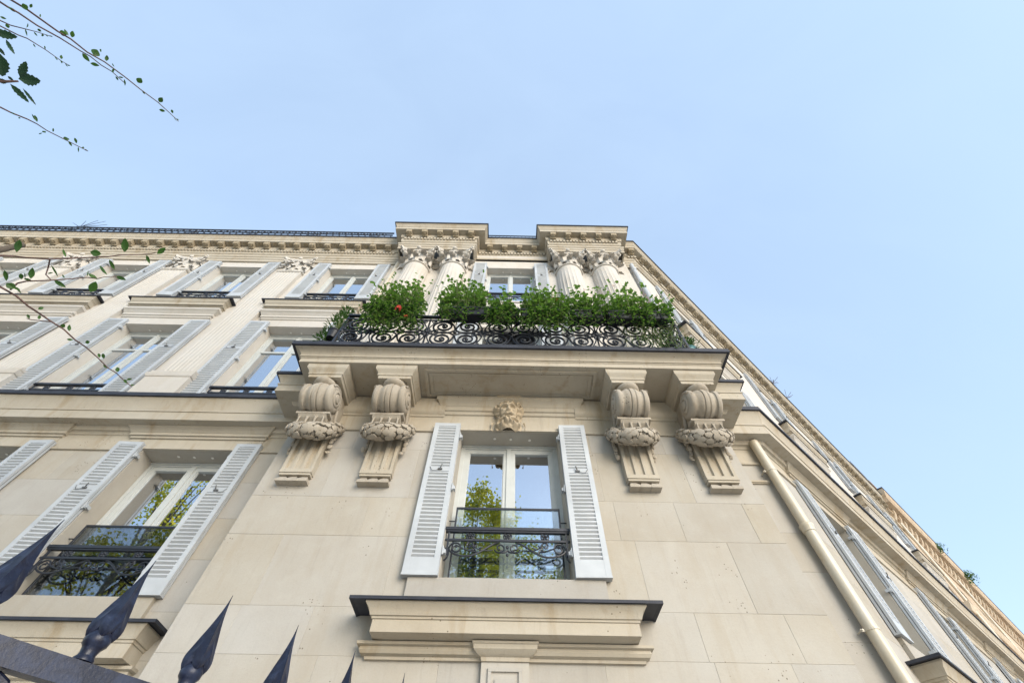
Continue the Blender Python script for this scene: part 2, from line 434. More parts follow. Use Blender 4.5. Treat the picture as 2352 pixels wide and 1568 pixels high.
def build_walls():
    COURSES = [-1.6, -1.0, -.5, 0, .45, .9, 1.28, 1.635, 2.05, 2.80, 3.317, 4.10, 4.47]
    # projecting bay, first floor
    h = [hole(0, F1)]
    mb = MB(); wall_cells(mb, -3.19, 3.19, -1.6, 5.2, h, 0, .5)
    w_ = obj('wall', mb, M_MORTAR, B)
    J = {6: [-2.7, -1.7, -.6, .9, 1.9, 2.6], 7: [-2.62, -1.9, -.9, .3, 1.2, 1.86, 2.75], 8: [-2.55, -1.26, 1.45, 2.5], 9: [-1.70, -1.1, 1.3, 2.05, 2.9], 10: [-2.35, -1.25, 1.2, 2.35], 11: [-2.2, -1.15, 1.15, 2.2]}
    def jn(i): return J.get(i, [-3.19+.55+.9*k+(.45 if i % 2 else 0) for k in range(8)])
    blocks(w_, None, -3.19, 3.19, COURSES, jn, h, 0)
    # left wing, first floor
    h = [hole(x, F1) for x in L1]
    mb = MB(); wall_cells(mb, -20, -3.19, -1.6, 5.2, h, YL, YL+.4)
    w_ = obj('wall', mb, M_MORTAR, B)
    CO = [-1.6, -.7, 0, .8, 1.3, 1.75, 2.2, 2.78, 3.33, 3.9, 4.43]
    blocks(w_, None, -20, -3.19, CO, lambda i: [-19.4+1.35*k+(.62 if i % 2 else 0) for k in range(13)], h, YL)
    # right return, first floor, then the side street
    mb = MB(); mb.box(3.19, 4.06, .585, .98, -1.6, 5.2)
    w_ = obj('wall', mb, M_MORTAR, B)
    blocks(w_, None, 3.192, 4.02, COURSES, lambda i: [3.55] if i % 2 else [], [], .585)
    h = [hole(x, F1) for x in S1]
    mb = MB(F_SL); wall_cells(mb, 0, 19, -1.6, 5.2, h, 0, .4)
    w_ = obj('wall', mb, M_MORTAR, B)
    blocks(w_, F_SL, 0.0, 19, CO, lambda i: [.6+1.5*k+(.7 if i % 2 else 0) for k in range(13)], h, 0)
    # upper storeys
    mb = MB(); wall_cells(mb, -3.35, 3.40, 5.2, 13.1, [hole(CXU, F2), hole(CXU, F3)], YU, YU+.4)
    obj('wall', mb, M_UPPER, B)
    mb = MB(); wall_cells(mb, -20, -3.352, 5.2, 13.1, [hole(x, F2) for x in L2]+[hole(x, F3) for x in L3], YL, YL+.4)
    obj('wall', mb, M_UPPER, B)
    mb = MB(); mb.box(3.402, 3.73, .49, .9, 5.2, 13.1)
    obj('wall', mb, M_UPPER, B)
    mb = MB(F_SU); wall_cells(mb, 0, 19, 5.2, 13.1, [hole(x, F2) for x in S1]+[hole(x, F3) for x in S1], 0, .4)
    obj('wall', mb, M_UPPER, B)
    # inside: back wall and floors, seen dimly through the panes
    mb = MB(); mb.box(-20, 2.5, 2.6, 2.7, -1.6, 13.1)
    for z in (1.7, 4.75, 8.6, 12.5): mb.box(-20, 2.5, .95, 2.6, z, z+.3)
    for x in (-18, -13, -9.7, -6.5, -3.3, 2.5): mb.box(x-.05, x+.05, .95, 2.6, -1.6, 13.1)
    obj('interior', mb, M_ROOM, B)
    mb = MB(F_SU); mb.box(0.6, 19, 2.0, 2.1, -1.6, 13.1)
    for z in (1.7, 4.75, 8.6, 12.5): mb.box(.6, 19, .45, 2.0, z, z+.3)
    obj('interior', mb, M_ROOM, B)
    # unseen flat zinc slab, added to block light from above
    mb = MB()
    far = (CU[0]+19*SX, CU[1]+19*SY)
    poly = [(-20, .5), (3.7, .5), (far[0]-.1, far[1]+.1), (far[0]-6, far[1]+4), (-20, 9)]
    mb.extrude(poly, lambda a, b, c: (a, b, c), 13.1, 13.18)
    obj('roof', mb, M_ZINC, B)
build_walls()

# ---- windows
def make_window(F, transom=False, rev=.40, sw=.075, fw=.055):
    w_, z0, z1 = F['w'], F['z0'], F['z1']; h = z1-z0; x = w_/2
    f = MB()
    y0, y1 = rev-.10, rev-.02
    f.box(-x, -x+fw, y0, y1, 0, h); f.box(x-fw, x, y0, y1, 0, h)
    f.box(-x+fw, x-fw, y0, y1, h-.06, h); f.box(-x+fw, x-fw, y0, y1, 0, .05)
    f.box(-x-.0, x, y0-.02, y0-.001, h-.03, h-.002)
    p = proto('window', f, M_FRAME)
    for s in (-1, 1):
        a, b = (fw-x, -.004) if s < 0 else (.004, x-fw)
        m = MB(); zb, zt = .052, h-.062
        yy0, yy1 = y0+.012, y1-.012
        m.box(a, a+sw, yy0, yy1, zb, zt); m.box(b-sw, b, yy0, yy1, zb, zt)
        m.box(a+sw, b-sw, yy0, yy1, zt-.07, zt); m.box(a+sw, b-sw, yy0, yy1, zb, zb+.14)
        # glazing bead and the raised meeting stile
        m.box(a+sw, a+sw+.012, yy0+.012, yy0+.03, zb+.14, zt-.07); m.box(b-sw-.012, b-sw, yy0+.012, yy0+.03, zb+.14, zt-.07)
        if s < 0: m.box(b-.03, b+.034, yy0-.018, yy0-.001, zb, zt)
        if transom: m.box(a+sw, b-sw, yy0+.004, yy1-.01, zt-.62, zt-.57)
        sub(p, 'sash', m, M_FRAME)
        g = MB(); g.box(a+sw-.01, b-sw+.01, yy0+.03, yy0+.036, zb+.12, zt-.05)
        sub(p, 'pane', g, M_GLASS)
    c = MB()     # curtain edges inside
    for s in (-1, 1):
        n = 10
        pts = [(s*(x-.02-.03*k), rev+.14+.025*(k % 2)) for k in range(n)]
        for k in range(n-1):
            (xa, ya), (xb, yb) = pts[k], pts[k+1]
            c.add([(xa,ya,.05),(xb,yb,.05),(xb,yb,h-.03),(xa,ya,h-.03)], [(0,1,2,3)])
    sub(p, 'curtain', c, M_CURT)
    # plugs left in the soffit
    for k, px in enumerate((-.22, .02, .30)):
        sp = MB(); sp.lathe([(.022, h-.008), (.020, h-.012), (0.0001, h-.013)], (px, .13+.01*k, 0), 10)
        sub(p, 'soffit_plug', sp, M_SPOT)
    return p
W1, W2, W3 = make_window(F1), make_window(F2, True, .31, .058, .04), make_window(F3, False, .31, .058, .04)
W2C = W2
def put(p, x, F, y, fr=None): return inst(p, (fr or I4) @ T((x, y, F['z0'])), B)

# ---- shutters
def make_shutter(F, side, separate):
    w_, h = F['sw'], F['s1']-F['s0']; st = .062
    mb = MB()
    # side = -1: hung on the left of the window; local x from 0 (hinge edge) outwards
    X = lambda v: v*side
    def bx(a, b, *r):
        a, b = sorted((X(a), X(b))); mb.box(a, b, *r)
    top, mid, bot = .06, .075, .17
    zm = h*.60
    for y0, y1 in ((-.090, -.055), (-.044, -.012)):
        bx(0, st, y0, y1, 0, h); bx(w_-st, w_, y0, y1, 0, h)
        bx(st, w_-st, y0+.002, y1-.002, h-top, h); bx(st, w_-st, y0+.002, y1-.002, 0, bot); bx(st, w_-st, y0+.002, y1-.002, zm, zm+mid)
    # solid back of the inner leaf, drip rail at the foot
    bx(st, w_-st, -.051, -.046, bot, zm); bx(st, w_-st, -.051, -.046, zm+mid, h-top)
    bx(-.004, w_+.004, -.094, -.012, -.022, -.001)
    p = proto('shutter', mb, M_SHUT)
    sl = MB(); pit = .050 if h < 2.5 else .062
    sm = MB(); a, b = sorted((X(st), X(w_-st)))
    prof = [(-.0875, .0), (-.0875, .017), (-.0535, -.018), (-.0535, -.034)]     # y, z of a slat: high outside, low towards the wall
    sm.extrude(prof, lambda y, z, x: (x, y, z), a, b)
    me = sm.mesh('slat', M_SLAT)
    zz = []
    for z0, z1 in ((bot, zm), (zm+mid, h-top)):
        n = int((z1-z0-.02)/pit); d = (z1-z0)/n
        zz += [z0+d*(k+.55) for k in range(n)]
    if separate:
        for z in zz: sub(p, 'slat', me, None, T((0, 0, z)))
    else:
        for z in zz: sl.extrude([(y, z+q) for y, q in prof], lambda y, zq, x: (x, y, zq), a, b)
        sub(p, 'slat_rows', sl, M_SLAT, kind='stuff')
    for z in (h*.12, h*.5, h*.9):
        hg = MB(); hg.box(*sorted((X(-.03), X(.0))), -.06, -.02, z-.03, z+.03)
        hg.tube([(X(-.012), -.066, z-.05), (X(-.012), -.066, z+.05)], .009, 6)
        hg.box(*sorted((X(-.045), X(-.03))), -.05, .02, z-.02, z+.02)
        sub(p, 'hinge', hg, M_SHUT)
    lt = MB()
    lt.box(*sorted((X(w_*.40), X(w_*.55))), -.108, -.089, zm+.015, zm+.035)
    lt.tube([(X(w_*.47), -.10, zm+.03), (X(w_*.44), -.118, zm+.06), (X(w_*.42), -.122, zm+.085)], .008, 6)
    lt.tube([(X(w_*.53), -.098, zm+.02), (X(w_*.62), -.105, zm-.005), (X(w_*.75), -.10, zm+.0), (X(w_*.84), -.095, zm+.06)], .0035, 5)
    sub(p, 'latch', lt, M_LATCH)
    return p
SH = {}
def shutters(x, F, y, fr=None, sep=False, sides=(-1, 1)):
    for s in sides:
        key = (F['z0'], s, sep)
        if key not in SH: SH[key] = make_shutter(F, s, sep)
        inst(SH[key], (fr or I4) @ T((x+s*(F['w']/2+.008), y, F['s0'])) @ RZ(-s*random.uniform(0, .045)), B)

# ---- window guards
def spiral(cx, cz, r0, r1, a0, turns, n=26, ccw=1):
    out = []
    for i in range(n+1):
        t = i/n; r = r0+(r1-r0)*t; a = a0+ccw*turns*2*pi*t
        out.append((cx+r*cos(a), cz+r*sin(a)))
    return out
def bez(p0, p1, p2, p3, n=12):
    o = []
    for i in range(n+1):
        t = i/n; u = 1-t
        o.append(tuple(u*u*u*p0[k]+3*u*u*t*p1[k]+3*u*t*t*p2[k]+t*t*t*p3[k] for k in (0, 1)))
    return o
def make_guard(w_, full):
    x = w_/2; y = .02
    mb = MB()
    if full:      # first floor: handrail, beaded bar, scrolled frieze, standing off a framed glass panel
        zr, zb, zl = .588, .475, .37
        mb.box(-x-.03, x+.03, y-.032, y+.032, zr, zr+.035); mb.box(-x-.03, x+.03, y-.022, y+.022, zr-.02, zr-.001)
        mb.box(-x+.02, x-.02, y-.011, y+.011, zb-.012, zb+.012)
        for s in (-1, 1):
            mb.box(*sorted((s*(x-.05), s*(x-.028))), y-.012, y+.012, .30, zr-.021)
            for z in (zb, zl): mb.box(*sorted((s*(x-.028), s*(x+.03))), y-.009, y+.009, z-.009, z+.009)
    else:
        zr, zb, zl = .52, .40, .30
        mb.box(-x-.02, x+.02, y-.03, y+.03, zr, zr+.04)
        mb.box(-x-.03, x+.03, y-.012, y+.012, zb-.014, zb+.014)
        mb.box(-x, x, y-.012, y+.012, .05, .075)
        for s in (-1, 1): mb.box(*sorted((s*(x-.04), s*(x-.016))), y-.012, y+.012, 0, zr)
    p = proto('window_guard', mb, M_IRON)
    xs = (-.45, 0, .45)
    for cx in [k*x for k in (-.60, 0, .60)]:
        rb = MB(); zc = (zr+zb)/2-.004; R = (zr-zb)/2-.012
        rb.tube([(cx+R*cos(a), y, zc+R*sin(a)) for a in [2*pi*k/16 for k in range(16)]], .009, 6, closed=True)
        for k in range(5):
            a = 2*pi*k/5+.3; rb.ball((cx+R*.5*cos(a), y, zc+R*.5*sin(a)), R*.34, .012, R*.34, 8, 4)
        rb.ball((cx, y, zc), R*.25, .018, R*.25, 8, 4)
        sub(p, 'rosette', rb, M_IRON, smooth=60)
    sc = MB(); H = .17 if full else .20; top = zb-.012
    def P(q): return [(a, y, b) for a, b in q]
    for s in (-1, 1):
        def S(q): return P([(s*a, b) for a, b in q])
        # the long wave from the centre scroll down and out to the corner scroll
        sc.tube(S(spiral(.085, top-.075, .018, .062, -.6*pi, 1.25, 20, 1)), .0095, 6)
        sc.tube(S(bez((.10, top-.014), (.20, top-.02), (.30, top-H*.95), (x*.62, top-H*1.02), 16)), .011, 6)
        sc.tube(S(bez((x*.62, top-H*1.02), (x*.80, top-H*1.08), (x-.06, top-H*.7), (x-.065, top-.10), 12)), .011, 6)
        sc.tube(S(spiral(x-.135, top-.085, .075, .016, .0, 1.35, 22, 1)), .0095, 6)
        sc.tube(S(bez((.16, top-.10), (.28, top-.115), (.34, top-.105), (.40, top-.03), 10)), .0075, 5)
        sc.tube(S(bez((x*.48, top-.13), (x*.55, top-.03), (x*.62, top-.07), (x*.63, top-.005), 10)), .008, 5)
        sc.tube(S(spiral(x*.60, top-.05, .05, .012, 1.1*pi, 1.1, 16, -1)), .008, 5)
        sc.tube(S(bez((x*.5, top-.12), (x*.62, top-.12), (x*.72, top-.075), (x*.82, top-.045), 10)), .008, 5)
        sc.tube(S(bez((.0, top-.105), (.05, top-.15), (.10, top-.115), (.06, top-.10), 8)), .009, 5)
        sc.tube(S(bez((x-.04, top-.02), (x-.03, top-.1), (x-.10, top-.16), (x-.02, top-H-.06), 10)), .010, 6)
        for (lx, lz, a) in ((.30, .075, .4), (.36, .055, .9), (x*.66, .09, -.5), (x*.55, .10, .2)):
            sc.ball((s*lx, y, top-lz), .026, .008, .010, 7, 4, Matrix.Rotation(s*a, 3, 'Y'))
    sc.ball((0, y, top-.155), .018, .012, .018, 8, 5); sc.ball((0, y, top-.065), .016, .012, .022, 8, 5)
    sub(p, 'scroll_frieze', sc, M_IRON, smooth=60)
    if full:
        fr = MB(); gx, yb = x-.09, .14
        fr.box(-gx-.02, -gx, yb-.012, yb+.012, -.02, .98); fr.box(gx, gx+.02, yb-.012, yb+.012, -.02, .98)
        fr.box(-gx, gx, yb-.012, yb+.012, .958, .981)
        for s in (-1, 1):
            for z in (.06, .79): fr.tube([(s*(gx+.02), yb, z), (s*(x+.02), yb, z)], .008, 6)
        sub(p, 'panel_frame', fr, M_IRON)
        g = MB(); g.box(-gx, gx, yb-.003, yb+.003, -.02, .957)
        sub(p, 'glass_panel', g, M_GUARD)
    return p
G1 = make_guard(F1['w'], True); G2 = make_guard(F2['w'], False); G3 = make_guard(F3['w'], False)

# ---- ledge under a window, with lead cover
def ledge(c, F, fr, half, ztop, dep, keystone=True, plainsill=True, hgt=.36):
    mb = MB(fr); W_ = half-dep-(.12 if keystone else .06); WF = half-dep
    path = [(c-W_, .05), (c-W_, 0), (c+W_, 0), (c+W_, .05)]
    k = hgt/.36; z = lambda q: ztop-q*k
    prof = [(0, z(.296)), (dep*.5, z(.292)), (dep*.70, z(.285)), (dep*.70, z(.165)), (dep*.73, z(.16)), (dep*.74, z(.14)), (dep*.78, z(.135)), (dep*.84, z(.07)), (dep*.93, z(.03)), (dep*.93, z(.012)), (0, z(.006))]
    prof = [(min(o, dep), q) for o, q in prof]
    yb = F[1]
    path = [(a, b+yb) for a, b in path]
    o = obj('window_ledge', mb.sweep(path, prof), M_TRIM, B, smooth=30)
    pf = [(c-WF, .05+yb), (c-WF, yb), (c+WF, yb), (c+WF, .05+yb)]
    fl = MB(fr); fl.sweep(pf, [(0, z(.012)+.008), (dep*.93, z(.012)+.006), (dep+.008, z(.012)-.006), (dep+.008, ztop+.012), (0, ztop+.045), (0, ztop)])
    obj('lead_cover', fl, M_LEAD, o)
    lo = MB(fr); W2 = half-.215
    p2 = [(c-W2, yb+.05), (c-W2, yb), (c+W2, yb), (c+W2, yb+.05)]
    lo.sweep(p2, [(0, z(.44)), (.035, z(.44)), (.04, z(.415)), (.075, z(.40)), (.09, z(.37)), (.085, z(.34)), (.115, z(.33)), (.115, z(.302)), (0, z(.299))])
    obj('bed_moulding', lo, M_TRIM, o, smooth=30)
    if keystone:
        ks = MB(fr)
        ks.sweep([(c-.20, yb), (c-.20, yb-.06), (c+.20, yb-.06), (c+.20, yb)], [(-.02, z(.455)), (.015, z(.455)), (.02, z(.42)), (.05, z(.405)), (.085, z(.37)), (.09, z(.33)), (.10, z(.325)), (.10, z(.304)), (-.02, z(.301))])
        obj('keystone_cap', ks, M_TRIM, o, smooth=30)
        kb = MB(fr); kb.sweep([(c-.205, yb), (c-.205, yb-.05), (c+.205, yb-.05), (c+.205, yb)], [(-.01, -1.0), (0, -1.0), (.008, z(.457)), (-.01, z(.457))])
        obj('keystone', kb, M_WALL, o)
        # sunk panel frame on the keystone
        kp = MB(fr); zt = z(.545); 
        for a, b, e, f_ in ((-.15, .15, zt, zt+.03), (-.15, -.12, zt-1.0, zt-.001), (.12, .15, zt-1.0, zt-.001)):
            kp.box(c+a, c+b, yb-.078, yb-.058, e, f_)
        kp.box(c-.09, c+.09, yb-.072, yb-.058, zt-1.0, zt-.05)
        obj('keystone_panel', kp, M_WALL, o)
    if plainsill:
        sb = MB(fr); sb.box(c-1.03, c+1.03, yb-.055, yb-.0062, ztop+.047, F[0]['z0']-.006)
        obj('sill_block', sb, M_WALL, o)
    return o

# central window, first floor
put(W1, 0, F1, 0); shutters(0, F1, 0, sep=True); inst(G1, T((0, 0, F1['z0']-.02)), B)
ledge(0, (F1, 0), None, 1.45, 1.975, .36, hgt=.305)
# left wing
for i, x in enumerate(L1[:2]):
    put(W1, x, F1, YL); shutters(x, F1, YL, sep=(i == 0)) if i == 0 else (shutters(x, F1, YL, sep=True, sides=(1,)), shutters(x, F1, YL, sides=(-1,)))
    inst(G1, T((x, YL, F1['z0']-.02)), B)
    ledge(x, (F1, YL), None, 1.42, 1.975, .34, keystone=False)
for i, x in enumerate(L2[:3]):
    put(W2, x, F2, YL); inst(G2, T((x, YL-.02, F2['z0']+.02)), B)
    shutters(x, F2, YL, sep=(i < 2), sides=(-1, 1) if i else (-1,))
    if not i: shutters(x, F2, YL, sides=(1,))
for x in L3:
    put(W3, x, F3, YL); shutters(x, F3, YL); inst(G3, T((x, YL-.02, F3['z0']-.16)), B)
    ledge(x-.15, (F3, YL), None, 1.26, 9.10, .22, keystone=False, plainsill=False, hgt=.30)
    sb = MB(); sb.box(x-1.08, x+1.08, YL-.05, YL, 9.13, 9.40); obj('sill_block', sb, M_UPPER, B)
# bay, upper storeys
put(W2, CXU, F2, YU); put(W3, CXU, F3, YU); shutters(CXU, F3, YU); shutters(CXU, F2, YU)
inst(G3, T((CXU, YU-.02, F3['z0']-.16)), B)
# side street
for i, x in enumerate(S1):
    put(W1, x, F1, 0, F_SL); shutters(x, F1, 0, F_SL); 
    put(W2, x, F2, 0, F_SU); shutters(x, F2, 0, F_SU)
    put(W3, x, F3, 0, F_SU); shutters(x, F3, 0, F_SU)
    ledge(x, (F3, 0), F_SU, 1.30, 9.05, .24, keystone=False, plainsill=False, hgt=.34)
    ledge(x, (F1, 0), F_SL, 1.42, 1.975, .34, keystone=False)

# ---- hoods over the windows: stepped frames of the lintel band
def hood(c, y, fr, z0, half, top, mt, fl=True):
    mb = MB(fr)
    p = [(c-half, y+.02), (c-half, y), (c+half, y), (c+half, y+.02)]
    d = top-z0
    mb.sweep(p, [(-.01, z0), (.028, z0), (.028, z0+.03), (.02, z0+.035), (.02, z0+d*.48), (.045, z0+d*.5), (.05, z0+d*.58), (.075, z0+d*.6), (.075, z0+d*.72), (.09, z0+d*.74), (.12, z0+d*.86), (.15, z0+d*.9), (.15, z0+d), (-.01, z0+d)])
    return obj('window_hood', mb, mt, B, smooth=30)
for x in L1: hood(x, YL, None, 4.475, 1.02, 4.88, M_TRIM)
hood(0, 0, None, 4.475, 1.00, 5.10, M_TRIM)
for x in S1: hood(x, 0, F_SL, 4.475, 1.02, 4.88, M_TRIM)
for x in L2: hood(x, YL, None, 8.13, .98, 8.72, M_UPPER)
for x in S1: hood(x, 0, F_SU, 8.13, .98, 8.68, M_UPPER)
# ---- string band under the cornice
def band(path, fr, mt, z=4.47, top=4.86):
    mb = MB(fr)
    mb.sweep(path, [(0, z-.035), (.03, z-.03), (.035, z), (.012, z+.006), (.012, z+.27), (.03, z+.28), (.035, z+.31), (.06, z+.33), (.085, z+.38), (.09, top), (0, top+.01)])
    return obj('string_band', mb, mt, B, smooth=30)
EYE = .06
def gap_runs(x0, x1, cs, half):
    r = []; a = x0
    for c in sorted(cs):
        if c-half > a: r.append((a, c-half))
        a = c+half
    if a < x1: r.append((a, x1))
    return r
for a, b in gap_runs(-20, -3.19, L1, 1.02): band([(a, YL), (b, YL)], None, M_TRIM)
for a, b in gap_runs(-3.19, 3.19, [0], 1.0): band([(a, 0), (b, 0)], None, M_TRIM, top=5.1)
band([(3.19, .585), (4.00, .585)], None, M_TRIM)
for a, b in gap_runs(.06, 19, S1, 1.02): band([(a, 0), (b, 0)], F_SL, M_TRIM)
# sunk panel lines beside the hood
# ---- main string cornice at balcony level
PC = [(0, 4.78), (.08, 4.80), (.11, 4.86), (.27, 4.862), (.27, 5.03), (.285, 5.035), (.285, 5.06), (.265, 5.065), (.27, 5.11), (.29, 5.18), (.315, 5.27), (.335, 5.30), (.335, 5.335), (0, 5.34)]
PF = [(.31, 5.325), (.37, 5.315), (.37, 5.392), (0, 5.415), (0, 5.345)]
farL = (CL[0]+19*SX, CL[1]+19*SY)
for path in ([(-20, YL), (-3.19, YL)], [(3.19, .585), (CL[0]-.01, .585), (farL[0], farL[1])]):
    o = obj('string_cornice', MB().sweep(path, PC), M_TRIM, B, smooth=30)
    obj('lead_cover', MB().sweep(path, PF), M_LEAD, o)
for s in (-1, 1):
    path = [(-3.35, YL), (-3.35, -.03), (-2.93, -.03)] if s < 0 else [(2.93, -.03), (3.35, -.03), (3.35, .585)]
    pc = [(-.1, 4.90), (.02, 4.90), (.06, 4.96), (.27, 4.965), (.27, 5.10), (.285, 5.105), (.285, 5.13), (.265, 5.135), (.27, 5.16), (.29, 5.20), (.315, 5.25), (.335, 5.265), (.335, 5.285), (-.1, 5.29)]
    o = obj('string_cornice', MB().sweep(path, pc), M_TRIM, B, smooth=30)
    obj('lead_cover', MB().sweep(path, [(.31, 5.28), (.365, 5.283), (.365, 5.335), (-.1, 5.35), (-.1, 5.292)]), M_LEAD, o)

# ---- balcony slab
def balcony():
    x, y = 3.21, -.73
    path = [(-x, .0), (-x, y), (x, y), (x, .0)]
    prof = [(-.2, 5.14), (0, 5.14), (0, 5.225), (.012, 5.23), (.012, 5.248), (.03, 5.252), (.03, 5.27), (.022, 5.275), (.03, 5.31), (.06, 5.35), (.10, 5.372), (.125, 5.38), (.125, 5.40), (-.2, 5.405)]
    mb = MB().sweep(path, prof)
    mb.box(-3.02, 3.02, -.54, .41, 5.141, 5.404)
    o = obj('balcony', mb, M_TRIM, B, smooth=30)
    fl = MB().sweep(path, [(.11, 5.388), (.168, 5.375), (.168, 5.458), (-.9, 5.47), (-.9, 5.407)])
    fl.box(-3.2, 3.2, -.72, .41, 5.406, 5.462)
    obj('lead_cover', fl, M_LEAD, o)
    # coffered soffit: a raised frame around a sunk field
    f = MB()
    for a, b in ((0, 0), (.07, .012)):
        X0, X1, Y0, Y1 = -1.32+a, 1.32-a, -.64+a, -.10-a*.6
        wd = .05
        z0, z1 = 5.118+b, 5.1395
        f.box(X0, X1, Y0, Y0+wd, z0, z1); f.box(X0, X1, Y1-wd, Y1, z0, z1); f.box(X0, X0+wd, Y0+wd, Y1-wd, z0, z1); f.box(X1-wd, X1, Y0+wd, Y1-wd, z0, z1)
    obj('soffit_panel', f, M_TRIM, o)
    return o
balcony()

# ---- consoles
def console(cx):
    mb = MB(); hw = .195
    # fluted tapering shaft below the scroll
    ch = []
    for k in range(3):
        a = -.165+.125*k; ch += [(a, -.10), (a+.012, -.072), (a+.068, -.072), (a+.08, -.10)]
    poly = [(-hw-.012, .01), (-hw-.012, -.10)]+ch+[(hw+.012, -.10), (hw+.012, .01)]
    n = len(poly); vs = []
    for z in (3.66, 4.30): vs += [(a, b*(1 if z < 4 else 1.35), z) for a, b in poly]
    mb.add(vs, [(i, (i+1) % n, n+(i+1) % n, n+i) for i in range(n)]+[tuple(range(n-1, -1, -1)), tuple(range(n, 2*n))])
    mb.box(-hw-.013, hw+.013, -.103, .01, 3.625, 3.659)
    mb.box(-hw-.004, hw+.004, -.095, .01, 3.565, 3.595); mb.box(-hw-.014, hw+.014, -.108, .01, 3.596, 3.624)
    M = T((cx, 0, 0))
    o = obj('console', mb, M_TRIM, B, M=M)
    for k in range(3):
        g = MB(); a = -.135+.135*k
        g.add([(a-.03,-.055,3.563),(a+.03,-.055,3.563),(a+.03,.0,3.563),(a-.03,.0,3.563),(a-.066,-.11,3.495),(a+.066,-.11,3.495),(a+.066,.0,3.495),(a-.066,.0,3.495),
               (a-.066,-.11,3.46),(a+.066,-.11,3.46),(a+.066,.0,3.46),(a-.066,.0,3.46)],
              [(0,1,2,3),(0,4,5,1),(1,5,6,2),(2,6,7,3),(3,7,4,0),(4,8,9,5),(5,9,10,6),(6,10,11,7),(7,11,8,4),(8,11,10,9)])
        obj('drop', g, M_CARVE, o)
    # body between shaft and scroll: side profile swept across the width
    b = MB()
    pr = [(.0, 4.20), (-.13, 4.24), (-.24, 4.27), (-.34, 4.25), (-.40, 4.30), (-.425, 4.335), (-.425, 4.385), (-.40, 4.41), (-.38, 4.46), (-.40, 4.62), (-.34, 4.86), (-.0, 4.92)]
    b.extrude(pr, lambda y, z, x: (x, y, z), -hw, hw)
    b.box(-.235, .235, -.432, -.30, 4.342, 4.378)
    # scalloped flutes under the shelf
    for k in range(-1, 2):
        b.tube([(k*.115+q*.058, -.395, 4.20) for q in (-1,)]+[(k*.115+.052*cos(a), -.40, 4.285+.045*sin(a)) for a in [pi-pi*j/8 for j in range(9)]]+[(k*.115+.058, -.395, 4.20)], .012, 6)
    obj('bracket_body', b, M_CARVE, o)
    v = MB(); R = .215; c = (0, -.445, 4.625)
    ribs = [(-.235, .10), (-.235, .165), (-.23, .175), (-.215, .205), (-.20, R), (-.175, R+.004), (-.155, R), (-.148, R-.018), (-.135, R-.022), (-.115, R-.016), (-.09, R+.0), (-.065, R+.012), (-.05, R+.014), (-.038, R+.004), (-.032, R+.002), (-.026, R+.020), (0, R+.024), (.026, R+.020), (.032, R+.002), (.038, R+.004), (.05, R+.014), (.065, R+.012), (.09, R), (.115, R-.016), (.135, R-.022), (.148, R-.018), (.155, R), (.175, R+.004), (.20, R), (.215, .205), (.23, .175), (.235, .165), (.235, .10)]
    v.lathe([(r, h) for h, r in ribs], c, 30, 'x')
    obj('scroll', v, M_CARVE, o, smooth=40)
    for s in (-1, 1):
        e = MB()
        e.lathe([(.125, 0), (.125, s*.018), (.115, s*.026), (.09, s*.028), (.08, s*.014), (.07, s*.012), (.062, s*.034), (.03, s*.042), (.0001, s*.044)], (s*.226, c[1], c[2]), 22, 'x')
        # the spiral fillet running down from the volute to the shaft
        sp = [(s*.222, c[1]+q[0], c[2]+q[1]) for q in [(r*cos(a), r*sin(a)) for r, a in [(.20-.10*t, pi*.9-2.2*pi*t) for t in [i/26 for i in range(27)]]]]
        e.tube(sp, .020, 6, .012)
        e.tube([(s*.215, c[1]+.19, c[2]-.02), (s*.215, -.20, 4.48), (s*.215, -.12, 4.38), (s*.21, -.08, 4.28)], .022, 6, .03)
        obj('volute_eye', e, M_CARVE, o, smooth=45)
    cr = MB(); cr.ball((0, -.43, 4.845), .19, .255, .095, 18, 9)
    obj('crest', cr, M_CARVE, o, smooth=50)
    # garland of bay leaves slung round the shaft
    g = MB(); rnd = random.Random(int(cx*100))
    def gpt(t):      # t in -1..1, from side to side under the shelf
        a = t*pi/2; c_ = cos(a)
        return Vector((.285*sin(a)*(1+.06*c_), -.06-.285*c_**.75, 4.10+.29*(1-c_)**1.25))
    core = [gpt(-.98+1.96*i/24) for i in range(25)]
    rad = lambda t: .062+.040*(1-t*t)**.8
    for i in range(24):
        t = -.98+1.96*i/24; g.tube([core[i], core[i+1]], rad(t)*.93, 12, rad(t+.08)*.93, cap=False)
    lob = [(-1, 0), (-.75, .6), (-.45, .62), (-.25, .95), (.05, .80), (.25, 1.0), (.5, .70), (.7, .66), (1.0, 0), (.7, -.66), (.5, -.70), (.25, -1.0), (.05, -.80), (-.25, -.95), (-.45, -.62), (-.75, -.6)]
    NR = 15
